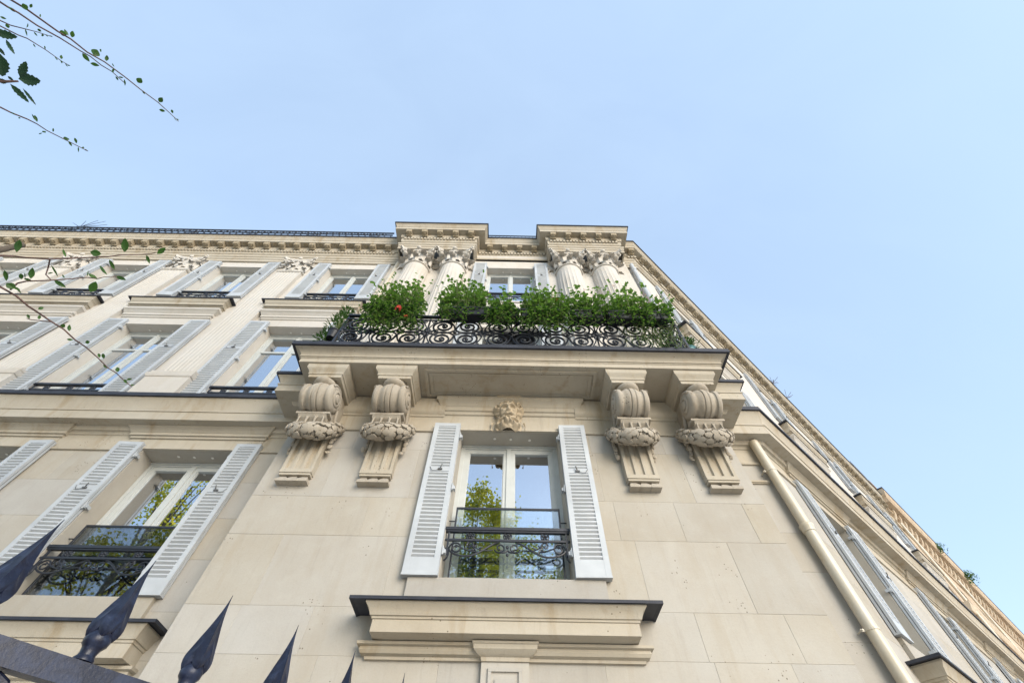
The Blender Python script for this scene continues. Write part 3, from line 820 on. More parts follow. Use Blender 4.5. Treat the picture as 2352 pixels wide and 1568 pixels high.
    for i in range(NR):
        t = -1+2*(i+.5)/NR; p = gpt(t); tg = (gpt(min(1, t+.02))-gpt(max(-1, t-.02))).normalized()
        if t > 0: tg = -tg
        e1 = tg.orthogonal().normalized(); e2 = tg.cross(e1); nk = 7
        for k in range(nk):
            a = 2*pi*(k+.5*(i % 2))/nk+rnd.uniform(-.22, .22); nd = e1*cos(a)+e2*sin(a)
            if nd.y > .8: continue
            R_ = rad(t); ln, wd = rnd.uniform(.044, .062), R_*pi/nk*rnd.uniform(.82, 1.08); p = p+tg*rnd.uniform(-.014, .014)
            bt = tg.cross(nd); lift = rnd.uniform(-.002, .014)
            vs, vs2 = [], []
            for a_, b_ in lob+[(0, 0)]:
                ang = b_*wd/R_; rr = R_*1.0+lift+.010*(1+a_*.6)+(.010 if (a_, b_) == (0, 0) else 0)
                q = p+tg*(ln*a_)+(nd*cos(ang)+bt*sin(ang))*rr
                vs.append(q); vs2.append(q-(nd*cos(ang)+bt*sin(ang))*.022)
            m = len(lob)
            g.add(vs+vs2[:-1], [(j_, (j_+1) % m, m) for j_ in range(m)]+[(j_, m+1+j_, m+1+(j_+1) % m, (j_+1) % m) for j_ in range(m)])
    for s in (-1, 1):     # hanging tails at the sides
        for k in range(11):
            p = Vector((s*(.262+rnd.uniform(-.02, .02)), -.07+rnd.uniform(-.03, .03), 4.36-.040*k))
            g.ball(p, .03, .035*(1-k/16), .04, 7, 5, Matrix.Rotation(rnd.uniform(-.6, .6), 3, 'X'))
        g.ball((s*.27, -.03, 4.42), .05, .07, .10, 9, 6)
    obj('garland', g, M_CARVE, o, smooth=35)
    # moulded impost carrying the slab
    im = MB(); w_ = .225
    im.sweep([(-w_, .0), (-w_, -.62), (w_, -.62), (w_, .0)], [(-.05, 4.895), (.015, 4.895), (.02, 4.945), (.035, 4.952), (.035, 4.97), (.028, 4.975), (.045, 5.02), (.075, 5.05), (.082, 5.065), (.082, 5.1395), (-.05, 5.1395)])
    im.box(-.17, .17, -.56, 0, 4.897, 5.135)
    obj('impost', im, M_TRIM, o, smooth=30)
for cx in (-2.75, -1.72, 1.74, 2.77): console(cx)

# ---- carved mask on the lintel
def mask():
    W_, H_ = .50, .64; nx, nzz = 84, 104
    G = lambda u, v, cu, cv, su, sv: math.exp(-((u-cu)/su)**2-((v-cv)/sv)**2)
    def hgt(u, v):            # u, v in metres from the mask's centre
        au = abs(u)
        e = (u/.175)**2+((v+.0)/.27)**2
        h = .13*max(0, 1-e)**.55 if e < 1 else 0
        # hair and side whiskers
        hair = max(0, 1-((u/.235)**2+((v-.10)/.21)**2)); beard = max(0, 1-((u/.19)**2+((v+.20)/.14)**2))
        hm = max(hair**.4*.10 if hair else 0, beard**.4*.115 if beard else 0)
        curl = noise.noise(Vector((u*22, v*22, 3)))*.020+.020*sin(60*hypot(au-.17, v-.15)+2*atan2(v-.15, au-.17))
        face = max(0, 1-((u/.128)**2+((v-.01)/.20)**2))
        if face > 0:
            h = .105+.05*face**.6
        elif hm > 0: h = max(h*.6, hm+curl)
        h += .050*G(u, v, 0, -.005, .024, .055)+.038*G(u, v, 0, -.048, .034, .022)          # nose
        h += .016*G(au, v, .030, -.052, .016, .014)
        h += .040*G(au, v, .058, .078, .055, .018)-.055*G(au, v, .058, .044, .036, .020)+.034*G(au, v, .058, .042, .019, .012)   # brow, socket, eyeball
        h += .018*G(u, v, 0, .115, .10, .05)
        h += .020*G(au, v, .080, -.02, .03, .03)                                                # cheek
        h += .034*G(au, v, .045, -.093, .042, .016)-.070*G(u, v, 0, -.118, .045, .010)+.022*G(u, v, 0, -.140, .035, .011)      # moustache, mouth, lip
        h += .03*G(u, v, 0, -.20, .06, .05)
        if v < -.15: h += .016*sin(70*hypot(au-.06, v+.22)+2*atan2(v+.22, au-.06))
        if v > .13: h += .016*sin(16*atan2(v-.02, u))*min(1, (v-.13)*14)
        return h
    vs = []; mb = MB()
    H = [[hgt((i/nx-.5)*W_, (j/nzz-.5)*H_) for i in range(nx+1)] for j in range(nzz+1)]
    mb.grid(lambda a, b: ((a-.5)*W_, -H[round(b*nzz)][round(a*nx)], (b-.5)*H_), nx, nzz,
            keep=lambda i, j: max(H[j][i], H[j][i+1], H[j+1][i], H[j+1][i+1]) > .004)
    return obj('carved_mask', mb, M_FACE, B, M=T((-.02, -.055, 4.755)), smooth=60)
mask()
kst = MB(); kst.sweep([(-.21, 0), (-.16, -.03), (.12, -.03), (.17, 0)], [(0, 4.66), (.02, 4.66), (.05, 5.0), (.13, 5.08), (.13, 5.138), (0, 5.138)])
obj('mask_keystone', kst, M_FACE, B)

# ---- columns and capitals
def make_capital(R, flat=False):
    H_ = .74; mb = MB()
    mb.lathe([(R*1.03, -.05), (R*1.10, -.04), (R*1.12, -.015), (R*1.04, .0), (R*.98, .01), (R*1.0, .3), (R*1.12, .52), (R*1.30, .62), (R*1.3, .63)], (0, 0, 0), 28)
    # abacus with hollow sides
    poly = []
    A = R*1.62
    for q in range(4):
        a0 = pi/4+q*pi/2
        c0 = Vector((cos(a0), sin(a0)))*A*1.30; c1 = Vector((cos(a0+pi/2), sin(a0+pi/2)))*A*1.30
        tn = (c1-c0).normalized(); nn = Vector((tn.y, -tn.x))
        if nn.dot(c0+c1) < 0: nn = -nn
        poly.append(tuple(c0+tn*.05))
        for k in range(1, 10):
            t = k/10; p = c0.lerp(c1, t)-nn*(R*.52*4*t*(1-t)); poly.append(tuple(p))
        poly.append(tuple(c1-tn*.05))
    mb.extrude(poly, lambda a, b, c: (a, b, c), .645, .69); mb.extrude([(a*1.04, b*1.04) for a, b in poly], lambda a, b, c: (a, b, c), .691, H_)
    p = proto('capital', mb, M_UPPER, smooth=40)
    lv = MB()
    def leaf(ang, z0, h, r, wd, curl):
        n = 9; rows = []
        for j in range(n+1):
            t = j/n
            if t < .72: rr, zz = r+.02+.05*t, z0+h*t/.72
            else:
                b = (t-.72)/.28*pi*.95; rr, zz = r+.056+curl*(1-cos(b)), z0+h+curl*.6*sin(b)-curl*.45*(1-cos(b))
            wv = wd*(1-.25*t)*(.82+.18*cos(t*22))*(1 if t < .9 else .7)
            row = []
            for k in (-1, -.5, 0, .5, 1):
                a = ang+k*wv/(rr+.01)/1.0; dr = .022*(1-abs(k))-.010*abs(k)+(.012 if k == 0 else 0)
                row.append(((rr+dr)*cos(a), (rr+dr)*sin(a), zz-.03*abs(k)*t))
            rows.append(row)
        vs = [q for r_ in rows for q in r_]
        lv.add(vs, [(j*5+k, j*5+k+1, (j+1)*5+k+1, (j+1)*5+k) for j in range(n) for k in range(4)])
    for q in range(8): leaf(2*pi*q/8, .0, .20, R*1.0, R*.34, .085)
    for q in range(8): leaf(2*pi*(q+.5)/8, .10, .32, R*1.02, R*.36, .10)
    for q in range(4):
        a = pi/4+q*pi/2
        lv.ball((R*1.45*cos(a), R*1.45*sin(a), .50), .09, .09, .06, 8, 5)
    sub(p, 'acanthus_leaves', lv, M_UPPER, smooth=60)
    vo = MB()
    for q in range(4):
        a = pi/4+q*pi/2; d = Vector((cos(a), sin(a), 0))
        for s in (-1, 1):
            sd = Vector((-d.y, d.x, 0))*s
            st = d*(R*.95)+sd*(R*.5)+Vector((0, 0, .30)); en = d*(R*1.72)+sd*.035+Vector((0, 0, .58))
            pts = [st.lerp(en, t)+Vector((0, 0, .06*sin(pi*t))) for t in [i/8 for i in range(9)]]
            cc = d*(R*1.70)+sd*.035+Vector((0, 0, .545))
            for i in range(16):
                t = i/15; b = pi*.5-t*2.6*pi; rr = .062*(1-t*.75)
                pts.append(cc+d*(rr*cos(b))+Vector((0, 0, rr*sin(b))))
            vo.tube(pts, .026, 6, .018)
    for q in range(4):
        a = q*pi/2; c = Vector((cos(a), sin(a), 0))*R*1.36
        vo.ball((c.x, c.y, .69), .065, .065, .06, 9, 6)
        for s in (-1, 1):
            sd = Vector((-sin(a), cos(a), 0))*s
            pts = [c*.78+sd*(.16-.0*i)+Vector((0, 0, .30+.05*i)) for i in range(5)]
            cc = c*.93+sd*.075+Vector((0, 0, .56))
            pts += [cc+sd*(.05*(1-t*.7)*cos(2.2*pi*t))+Vector((0, 0, .05*(1-t*.7)*sin(2.2*pi*t))) for t in [i/12 for i in range(13)]]
            vo.tube(pts, .018, 5)
    sub(p, 'volutes', vo, M_UPPER, smooth=60)
    return p
CAP = make_capital(.36)
ZN, ZC = 11.07, 11.81
def make_column():
    mb = MB()
    seg = 24*6
    def fl(a, h): 
        q = (a/(2*pi)*24) % 1
        return 1-.055*max(0, sin(pi*q))**.6 if .35 < h < 5.02 else 1
    H_ = ZN-.05-5.86
    prof = [(.41, .30), (.41, .345), (.41, .36)]+[(.41-.05*(t**1.6), .36+(H_-.50)*t) for t in [i/6 for i in range(7)]]+[(.36, H_-.12), (.36, H_)]
    mb.lathe(prof, (0, 0, 0), seg, rf=fl)
    mb.lathe([(.50, 0), (.52, .04), (.50, .09), (.46, .10), (.44, .14), (.455, .18), (.48, .20), (.48, .25), (.44, .28), (.42, .305)], (0, 0, 0), 32)
    p = proto('column', mb, M_UPPER, smooth=25)
    pd = MB(); pd.box(-.56, .56, -.56, .45, -.40, 0)
    sub(p, 'pedestal', pd, M_UPPER)
    return p
COLM = make_column()
CX = [-2.74, -1.70, 1.60, 2.62]
for x in CX:
    inst(COLM, T((x, YU+.02, 5.86)), B); inst(CAP, T((x, YU+.02, ZN)), B)
# pilasters of the left wing
def make_pilaster():
    w_ = .33; mb = MB(); ch = []
    for k in range(7):
        a = -.285+.0835*k; ch += [(a, 0), (a+.014, .006), (a+.043, .006), (a+.057, 0)]
    poly = [(-w_, .12), (-w_, 0)]+ch+[(w_, 0), (w_, .12)]
    mb.extrude(poly, lambda a, b, c: (a, b, c), 6.34, 10.95)
    p = proto('pilaster', mb, M_UPPER)
    b = MB(); pth = [(-.34, .12), (-.34, 0), (.34, 0), (.34, .12)]
    b.sweep(pth, [(-.01, 5.40), (.07, 5.40), (.07, 6.06), (.085, 6.07), (.10, 6.12), (.10, 6.16), (.05, 6.165), (.075, 6.20), (.075, 6.24), (.02, 6.28), (.02, 6.30), (-.01, 6.345)])
    sub(p, 'pedestal', b, M_UPPER, smooth=30)
    n = MB(); n.sweep(pth, [(-.02, 10.94), (.01, 10.94), (.03, 10.96), (.03, 11.0), (-.02, 11.03)])
    sub(p, 'necking', n, M_UPPER, smooth=30)
    return p
PIL = make_pilaster()
for k in range(5):
    x = -6.29-3.235*k
    inst(PIL, T((x, YL-.105, 0)), B)
    inst(CAP, T((x, YL+.06, 11.02)) @ Matrix.Diagonal((.90, .52, 1.05, 1)), B)

# ---- great entablature
def arch(k=1.0):
    return [(0, 11.80), (.045, 11.80), (.045, 11.95), (.06, 11.955), (.06, 12.08), (.075, 12.085), (.09, 12.13), (.09, 12.16), (.03, 12.165), (.03, 12.36), (.05, 12.37), (.07, 12.42), (.07, 12.60), (.10, 12.61), (.12, 12.66), (.12, 12.80),
            (.30, 12.803), (.30, 12.96), (.312, 12.965), (.312, 12.985), (.30, 12.99), (.31, 13.03), (.335, 13.09), (.36, 13.12), (.36, 13.17), (0, 13.175)]
MOD = proto('modillion', MB().extrude([(0, 12.62), (-.03, 12.615), (-.06, 12.655), (-.09, 12.665), (-.12, 12.655), (-.15, 12.672), (-.162, 12.70), (-.165, 12.801), (0, 12.801)], lambda y, z, x: (x, y, z), -.085, .085), M_MOD)
sub(MOD, 'carved_leaf', MB().ball((0, -.075, 12.66), .06, .07, .028, 9, 6)
    .ball((0, -.145, 12.672), .065, .024, .024, 8, 5), M_MOD, smooth=60)
cof = MB()
COFR = proto('soffit_rosette', MB().lathe([(.075, 12.803), (.07, 12.79), (.055, 12.795), (.05, 12.785), (.03, 12.79), (.0001, 12.775)], (0, -.075, 0), 12), M_MOD)
def entablature(path, seglist):
    o = obj('main_cornice', MB().sweep(path, arch()), M_TRIM, B, smooth=30)
    obj('lead_cover', MB().sweep(path, [(.34, 13.16), (.39, 13.155), (.39, 13.22), (0, 13.25), (0, 13.18)]), M_LEAD, o)
    for (a, b, cnt, inset) in seglist:
        a, b = Vector((*a, 0)), Vector((*b, 0)); d = (b-a); L_ = d.length; d.normalize()
        M0 = Matrix(((d.x, -d.y, 0, a.x), (d.y, d.x, 0, a.y), (0, 0, 1, 0), (0, 0, 0, 1)))
        dn = MB(M0); s = .10; n = int((L_+.10)/s)
        for k in range(n):
            xx = (L_-(n-1)*s)/2+k*s; dn.box(xx-.031, xx+.031, -.112, -.069, 12.47, 12.585)
        obj('dentil_row', dn, M_TRIM, o, kind='stuff')
        n = cnt or max(1, round(L_/.478)); s = (L_-2*inset)/n
        for k in range(n):
            m = inst(MOD, M0 @ T((inset+(k+.5)*s, -.12, 0)), B)
        if L_ > 8:
            for k in range(n-1): inst(COFR, M0 @ T(((k+1)*s, -.13, 0)), B)
    return o
yR = .02; RS = [(-3.32, -1.18), (1.12, 3.22)]
path = [(-20, YL), (-3.355, YL), (-3.355, yR), (RS[0][1], yR), (RS[0][1], YU+.06), (RS[1][0], YU+.06), (RS[1][0], yR), (RS[1][1]+.02, yR), (RS[1][1]+.02, .49), CU, (CU[0]+19*SX, CU[1]+19*SY)]
entablature(path, [((-20, YL), (-3.7, YL), 0, 0), ((RS[0][0]-.02, yR), (RS[0][1], yR), 5, -.12), ((RS[0][1]+.12, YU+.06), (RS[1][0]-.12, YU+.06), 4, .10), ((RS[1][0], yR), (RS[1][1], yR), 5, -.12), ((3.62, .49), (3.84, .49), 1, 0), ((CU[0]+.12*SX, CU[1]+.12*SY), (CU[0]+19*SX, CU[1]+19*SY), 0, 0)])

# ---- roof railing over the left wing
def roof_rail():
    y, z0, z1 = YL-.25, 13.24, 13.95
    mb = MB(); x0, x1 = -20, -4.05
    for z, t in ((z0+.03, .035), (z1-.20, .022), (z1, .05)): mb.box(x0, x1, y-.02, y+.02, z-t/2, z+t/2)
    o = obj('roof_railing', mb, M_IRON, B)
    x = x0; k = 0
    while x < x1:
        b = MB(); b.box(x-.011, x+.011, y-.011, y+.011, z0+.048, z1-.215)
        obj('baluster', b, M_IRON, o); x += .215
    x = x0+1.0
    while x < x1-.3:
        c = MB()
        for s in (-1, 1):
            c.tube([(x-s*.22, y, z0+.05), (x+s*.22, y, z1-.22)], .014, 5)
        c.lathe([(.12, -.012), (.14, 0), (.12, .012)], (x, y, (z0+z1)/2-.08), 12, 'y'); x += 2.05
        obj('cross_panel', c, M_IRON, o)
    t = MB(); x = x0
    while x < x1-.2:
        t.tube([(x, y, z1-.19), (x+.105, y, z1-.03), (x+.21, y, z1-.19)], .011, 5); x += .21
    obj('frieze_scrolls', t, M_IRON, o, kind='stuff')
    m = MB()
    for z in (13.24, 13.62, 13.80): m.box(-1.1, 1.05, YU-.18, YU-.15, z, z+.03)
    for q in range(18): m.box(-1.1+q*.125, -1.085+q*.125, YU-.175, YU-.155, 13.24, 13.8)
    obj('roof_railing', m, M_IRON, B)
roof_rail()

# ---- downpipes
def pipe(pts, r, joints, clips, mt=M_PIPE):
    o = obj('downpipe', MB().tube(pts, r, 16), mt, B, smooth=60)
    P0, P1 = Vector(pts[-1]), Vector(pts[0])
    for z in joints:
        x, y = pts[0][0], pts[0][1]
        obj('pipe_collar', MB().lathe([(r, -.02), (r+.008, -.015), (r+.010, .03), (r+.018, .05), (r+.02, .075), (r+.012, .09), (r, .095)], (x, y, z), 18), mt, o, smooth=40)
    for z in clips:
        x, y = pts[0][0], pts[0][1]
        c = MB().lathe([(r+.003, -.014), (r+.006, -.012), (r+.006, .012), (r+.003, .014)], (x, y, z), 18)
        c.box(x-r-.05, x-r+.01, y+.0, y+.02, z-.012, z+.012); c.tube([(x-r-.04, y-.02, z), (x-r-.04, y+.12, z)], .008, 6)
        obj('pipe_clip', c, mt, o)
    return o
pipe([(3.93, .485, -1.6), (3.93, .485, 4.83)], .071, [3.28, .9], [4.25, 2.13, -.2])
pipe([(3.55, .385, 5.39), (3.55, .385, 11.85)], .062, [11.45, 8.6], [10.6, 7.2], M_SHUT)
pipe([(-3.42, .44, 5.39), (-3.42, .44, 11.85)], .06, [9.6], [10.6, 7.2])
# short moulding on the right return, beside the pipe
obj('string_band', MB().box(3.35, 3.86, .545, .5855, 4.10, 4.135).box(3.37, 3.86, .56, .5855, 4.085, 4.099), M_TRIM, B)

# ---- balcony railing
def balcony_railing():
    x, y, z0, z1 = 2.84, -.82, 5.465, 6.40
    mb = MB()
    for z, t, d in ((z0+.03, .03, .03), (z1-.11, .022, .022), (z1, .04, .055)):
        mb.box(-x, x, y-d/2, y+d/2, z-t/2, z+t/2)
        for s in (-1, 1): mb.box(*sorted((s*(x-d/2), s*(x+d/2))), y+d/2, YU-.01, z-t/2, z+t/2)
    for s in (-1, 1):
        for yy in (y+.014, y+.20, YU-.05): mb.box(*sorted((s*(x-.014), s*(x+.016))), yy-.015, yy+.015, z0-.01, z1-.021)
    for xx in (-1.42, 0, 1.42): mb.box(xx-.012, xx+.012, y+.03, y+.05, z0, z1-.02)
    o = obj('balcony_railing', mb, M_IRON, B)
    n = 6; W_ = 2*(x-.03)/n; zc = (z0+z1)/2-.035; hh = (z1-z0)/2-.085
    pn = MB(); rs = MB()
    R1 = hh*.47
    for sx in (-1, 1):
        for sz in (-1, 1):
            q = lambda pts: [(sx*a, 0, sz*b) for a, b in pts]
            cx, cz = W_*.275, hh*.50
            # big C scroll, the tail springing from the rosette
            pn.tube(q(spiral(cx, cz, R1, .035, -.75*pi, 1.9, 40, -1)), .0175, 6)
            pn.tube(q(bez((.06, .05), (.10, .02), (cx-R1*1.05, cz-R1*.9), (cx-R1*.7, cz-R1*.7), 8)), .0175, 6)
            pn.tube(q(bez((cx-R1*.7, cz-R1*.7), (cx, cz-R1*1.7), (W_*.5, .05), (W_*.5-.005, .10), 10)), .0155, 6)
            pn.tube(q(bez((W_*.5-.005, .10), (W_*.47, hh*.6), (W_*.40, hh*.95), (W_*.30, hh*.985), 10)), .016, 6)
            pn.ball((sx*cx, 0, sz*cz), .033, .022, .033, 8, 5)
            pn.tube(q(bez((0.02, .08), (.02, .2), (.10, hh*.75), (.11, hh*.98), 8)), .012, 5)
            pn.tube(q(spiral(.075, hh*.88, .045, .012, .0, 1.2, 14, 1)), .010, 5)
            pn.tube(q(spiral(W_*.15, .05, .05, .014, .5*pi, 1.2, 14, -1)), .010, 5)
        pn.ball((sx*W_*.5, 0, 0), .035, .02, .035, 8, 5)
    for k in range(8):
        a = 2*pi*k/8+pi/8
        rs.ball((.062*cos(a), 0, .062*sin(a)), .055, .020, .026, 8, 5, Matrix.Rotation(-a, 3, 'Y'))
    rs.ball((0, -.01, 0), .034, .035, .034, 9, 6)
    me, mr = pn.mesh('scroll_panel', M_IRON, 60), rs.mesh('rosette', M_IRON, 60)
    for k in range(n):
        M = T((-x+.03+W_*(k+.5), y, zc)); obj('scroll_panel', me, None, o, M); obj('rosette', mr, None, o, M)
    for s in (-1, 1):
        for j in range(1):
            M = T((s*x, y+.20+.47, zc)) @ RZ(pi/2); obj('scroll_panel', me, None, o, M); obj('rosette', mr, None, o, M)
        for dz in (hh*.5, -hh*.45):
            e = MB(); e.tube([(s*x, y+.11+.07*cos(a), zc+dz+.07*sin(a)) for a in [2*pi*i/14 for i in range(14)]], .011, 5, closed=True)
            obj('end_scroll', e, M_IRON, o)
balcony_railing()

# ================================================================== BALCONY PLANTS
def lobed(mb, p, n, r, rnd):       # scalloped, slightly cupped geranium leaf
    n = n.normalized(); e1 = n.orthogonal().normalized(); e2 = n.cross(e1)
    a0 = rnd.uniform(0, 6.3); vs = [p]
    m = 10
    for k in range(m):
        a = a0+2*pi*k/m; rr = r*(1.0 if k % 2 else .78)*(1 if k else .35)
        vs.append(p+(e1*cos(a)+e2*sin(a))*rr+n*(r*.28))
    mb.add(vs, [(0, 1+k, 1+(k+1) % m) for k in range(m)])
def geranium(x0, x1, ztop, label, dense=1.0, hang=0, trough=True, ty=-.97, seed=1, flowers=(), zt=6.33, depth=.2):
    rnd = random.Random(seed)
    xc = (x0+x1)/2
    t = thing('geranium_planter', (xc, ty, zt-.22), label, 'planter', 'planters along the balcony rail')
    if trough:
        b = MB(); tx0, tx1 = trough
        b.sweep([(tx0, ty-.085), (tx1, ty-.085), (tx1, ty+.085), (tx0, ty+.085)], [(-.02, zt-.205), (0, zt-.20), (.012, zt-.04), (.03, zt-.035), (.03, zt), (.015, zt), (.0, zt-.02)], closed=True)
        b.box(tx0+.01, tx1-.01, ty-.075, ty+.075, zt-.2, zt-.03)
        o = obj('trough', b, M_BLACKP, t)
        for xx in (tx0+.12, tx1-.12):
            br = MB(); br.tube([(xx, ty-.11, zt-.02), (xx, ty-.10, zt-.215), (xx, ty+.10, zt-.215), (xx, ty+.10, zt+.06), (xx, -.80, zt+.09)], .007, 5)
            obj('bracket_hook', br, M_IRON, t)
    lf, ld, st, pk = MB(), MB(), MB(), MB()
    n = int(1050*dense*(x1-x0))
    H_ = ztop-zt
    for i in range(n):
        u = rnd.uniform(-1, 1); xx = xc+u*(x1-x0)/2
        dome = (1-abs(u)**2.6)
        top = H_*(.42+.62*dome)*(.80+.62*noise.noise(Vector((xx*3.1, seed, .3)))+.2*noise.noise(Vector((xx*9, seed, 5))))
        q = rnd.random()**.75
        hgt = top*q+rnd.gauss(0, .035)
        yy = ty+rnd.gauss(0, .11*(1+.5*q))
        p = Vector((xx+rnd.gauss(0, .04), yy, zt+hgt))
        nd = Vector((rnd.gauss(0, .5), rnd.gauss(-.25, .5), 1))
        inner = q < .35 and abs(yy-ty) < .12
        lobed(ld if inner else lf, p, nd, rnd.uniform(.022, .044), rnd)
        if rnd.random() < .22:
            s0 = Vector((xx*.85+xc*.15+rnd.gauss(0, .02), ty+rnd.gauss(0, .04), zt)); md = s0.lerp(p, .55)+Vector((rnd.gauss(0, .02), rnd.gauss(0, .02), .03))
            st.tube([s0, md, p], .0045, 4, .0025, cap=False)
    # long stalks with single leaves or spent heads standing above the mass
    for i in range(int(26*(x1-x0))):
        xx = rnd.uniform(x0, x1); s0 = Vector((xx, ty+rnd.gauss(0, .07), zt+H_*.5)); e = s0+Vector((rnd.gauss(0, .09), rnd.gauss(0, .06), H_*rnd.uniform(.45, .95)))
        st.tube([s0, s0.lerp(e, .5)+Vector((rnd.gauss(0, .015), 0, .02)), e], .0035, 4, .002, cap=False)
        if rnd.random() < .6:
            for k in range(3): lobed(lf, e+Vector((rnd.gauss(0, .025), rnd.gauss(0, .025), rnd.gauss(0, .02))), Vector((rnd.gauss(0, .4), -.3, 1)), rnd.uniform(.018, .03), rnd)
        else:
            for k in range(7): pk.ball(e+Vector((rnd.gauss(0, .018), rnd.gauss(0, .018), rnd.gauss(0, .016))), .006, .006, .010, 5, 3)
    # trailing shoots
    for i in range(int(hang*110)):
        xx = rnd.uniform(x0, x1); s0 = Vector((xx, ty-.08+rnd.gauss(0, .03), zt)); L_ = rnd.uniform(.2, .75)*(.5+.5*hang)
        pts = [s0+Vector((rnd.gauss(0, .02)*k, -.05*sin(k*.8)+rnd.gauss(0, .01), -L_*k/5)) for k in range(6)]
        st.tube(pts, .004, 4, .002, cap=False)
        for k in range(20):
            q = pts[rnd.randrange(1, 6)]
            lobed(ld if rnd.random() < .5 else lf, q+Vector((rnd.gauss(0, .035), rnd.gauss(0, .03), rnd.gauss(0, .04))), Vector((rnd.gauss(0, .6), -.6, .8)), rnd.uniform(.016, .032), rnd)
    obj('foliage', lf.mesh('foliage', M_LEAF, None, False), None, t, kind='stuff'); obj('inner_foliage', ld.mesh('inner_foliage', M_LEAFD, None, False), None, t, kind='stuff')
    obj('stems', st.mesh('stems', M_STEMG, None, False), None, t, kind='stuff')
    if pk.v: obj('spent_flowers', pk, M_PINK, t, kind='stuff')
    for (fx, fy, fz, fr_) in flowers:
        f = MB(); c = Vector((fx, fy, fz))
        for k in range(24):
            d = Vector((rnd.gauss(0, 1), rnd.gauss(0, 1), rnd.gauss(0, 1))).normalized(); lobed(f, c+d*fr_, d, fr_*.55, rnd)
        obj('flower_head', f.mesh('flower_head', M_RED, None, False), None, t)
    return t
geranium(-2.44, -1.58, 7.10, 'bushiest geranium planter at the left end of the balcony, red bloom below', 1.1, .95, (-2.30, -1.70), seed=3, flowers=[(-1.88, -1.13, 6.12, .05), (-1.72, -1.1, 5.93, .025)])
geranium(-1.26, -.46, 7.12, 'tall round geranium planter second from the left on the balcony', 1.2, .15, (-1.05, -.28), seed=5)
geranium(-.40, .06, 6.80, 'thin small geranium trailing between two troughs at balcony centre', .6, .35, (-.26, .10), seed=9, zt=6.30)
geranium(.18, .95, 6.98, 'wide geranium planter right of balcony centre with trailing shoots', 1.1, .5, (.18, .80), seed=11, flowers=[(.80, -1.1, 6.62, .025)], zt=6.30)
geranium(.98, 1.62, 6.86, 'low geranium planter before the right pair of columns', .95, .1, (1.02, 1.52), seed=13, zt=6.30)
geranium(1.62, 2.72, 6.84, 'long black trough of geraniums at the right end of the balcony', 1.05, .25, (1.64, 2.62), seed=17, zt=6.30)

def pot_plant(loc, r, h, label, pm, seed, spiky=False, n=150):
    rnd = random.Random(seed); t = thing('potted_plant', loc, label, 'potted plant'); x, y, z = loc
    obj('pot', MB().lathe([(r*.7, 0), (r, .16), (r*1.12, .165), (r*1.12, .19), (r*.95, .19), (r*.9, .15)], loc, 14), pm, t, smooth=40)
    lf, st = MB(), MB()
    for i in range(n):
        a = rnd.uniform(0, 6.3); q = rnd.random(); rr = r*1.5*sqrt(rnd.random())*(1.2-.6*q)
        p = Vector((x+rr*cos(a), y+rr*sin(a), z+.19+h*q)); d = Vector((cos(a), sin(a), rnd.uniform(-.3, .9))).normalized()
        L_ = rnd.uniform(.05, .10); s_ = d.cross(Vector((0, 0, 1))).normalized()*.010
        lf.add([p, p+d*L_*.5+s_, p+d*L_, p+d*L_*.5-s_], [(0, 1, 2), (0, 2, 3)])
        if i % 6 == 0: st.tube([(x, y, z+.15), (x+(p.x-x)*.5, y+(p.y-y)*.5, z+.12+(p.z-z)*.5), p], .004, 4, cap=False)
    obj('foliage', lf.mesh('foliage', M_LEAF2, None, False), None, t, kind='stuff'); obj('stems', st.mesh('stems', M_STEMG, None, False), None, t, kind='stuff')
pot_plant((-2.98, -.72, 5.80), .10, .72, 'narrow leaved plant rising past the left corner of the balcony railing', M_BLACKP, 21, n=420)
pot_plant((-3.10, -.62, 5.56), .10, .38, 'small leafy plant low outside the left end of the railing', M_BLACKP, 23, n=300)
pot_plant((3.02, -.55, 5.72), .10, .24, 'small plant in a teal pot at the right end of the balcony', M_TEAL, 22, n=260)
# trailing greenery woven through the right end of the railing
def climber():
    rnd = random.Random(31); t = thing('trailing_plant', (2.45, -.9, 5.47), 'trailing green plant woven through the right end of the scrolled railing', 'plant')
    lf, st = MB(), MB()
    for i in range(44):
        x = rnd.triangular(1.75, 2.80, 2.6); y = -.84+rnd.gauss(-.05, .04)
        pts = [Vector((x+rnd.gauss(0, .03)*k, y+rnd.gauss(0, .02), 5.5+.17*k)) for k in range(6)]
        st.tube(pts, .0035, 4, cap=False)
        for k in range(22):
            q = rnd.choice(pts); p = q+Vector((rnd.gauss(0, .05), rnd.gauss(0, .03), rnd.gauss(0, .05)))
            d = Vector((rnd.gauss(0, 1), rnd.gauss(-.3, .5), rnd.gauss(0, .7))).normalized(); s_ = d.orthogonal().normalized()*.010
            L_ = rnd.uniform(.035, .075); lf.add([p, p+d*L_*.5+s_, p+d*L_, p+d*L_*.5-s_], [(0, 1, 2), (0, 2, 3)])
    obj('foliage', lf.mesh('foliage', M_LEAF2, None, False), None, t, kind='stuff'); obj('stems', st.mesh('stems', M_STEMG, None, False), None, t, kind='stuff')
climber()
# dark box standing behind the middle of the railing
bx = thing('storage_box', (.08, -.66, 5.465), 'dark box standing behind the middle of the balcony railing', 'box')
obj('crate', MB().box(-.20, .36, -.78, -.52, 5.47, 5.98), M_BLACKP, bx); obj('lid', MB().box(-.22, .38, -.79, -.50, 5.981, 6.01), M_BLACKP, bx)

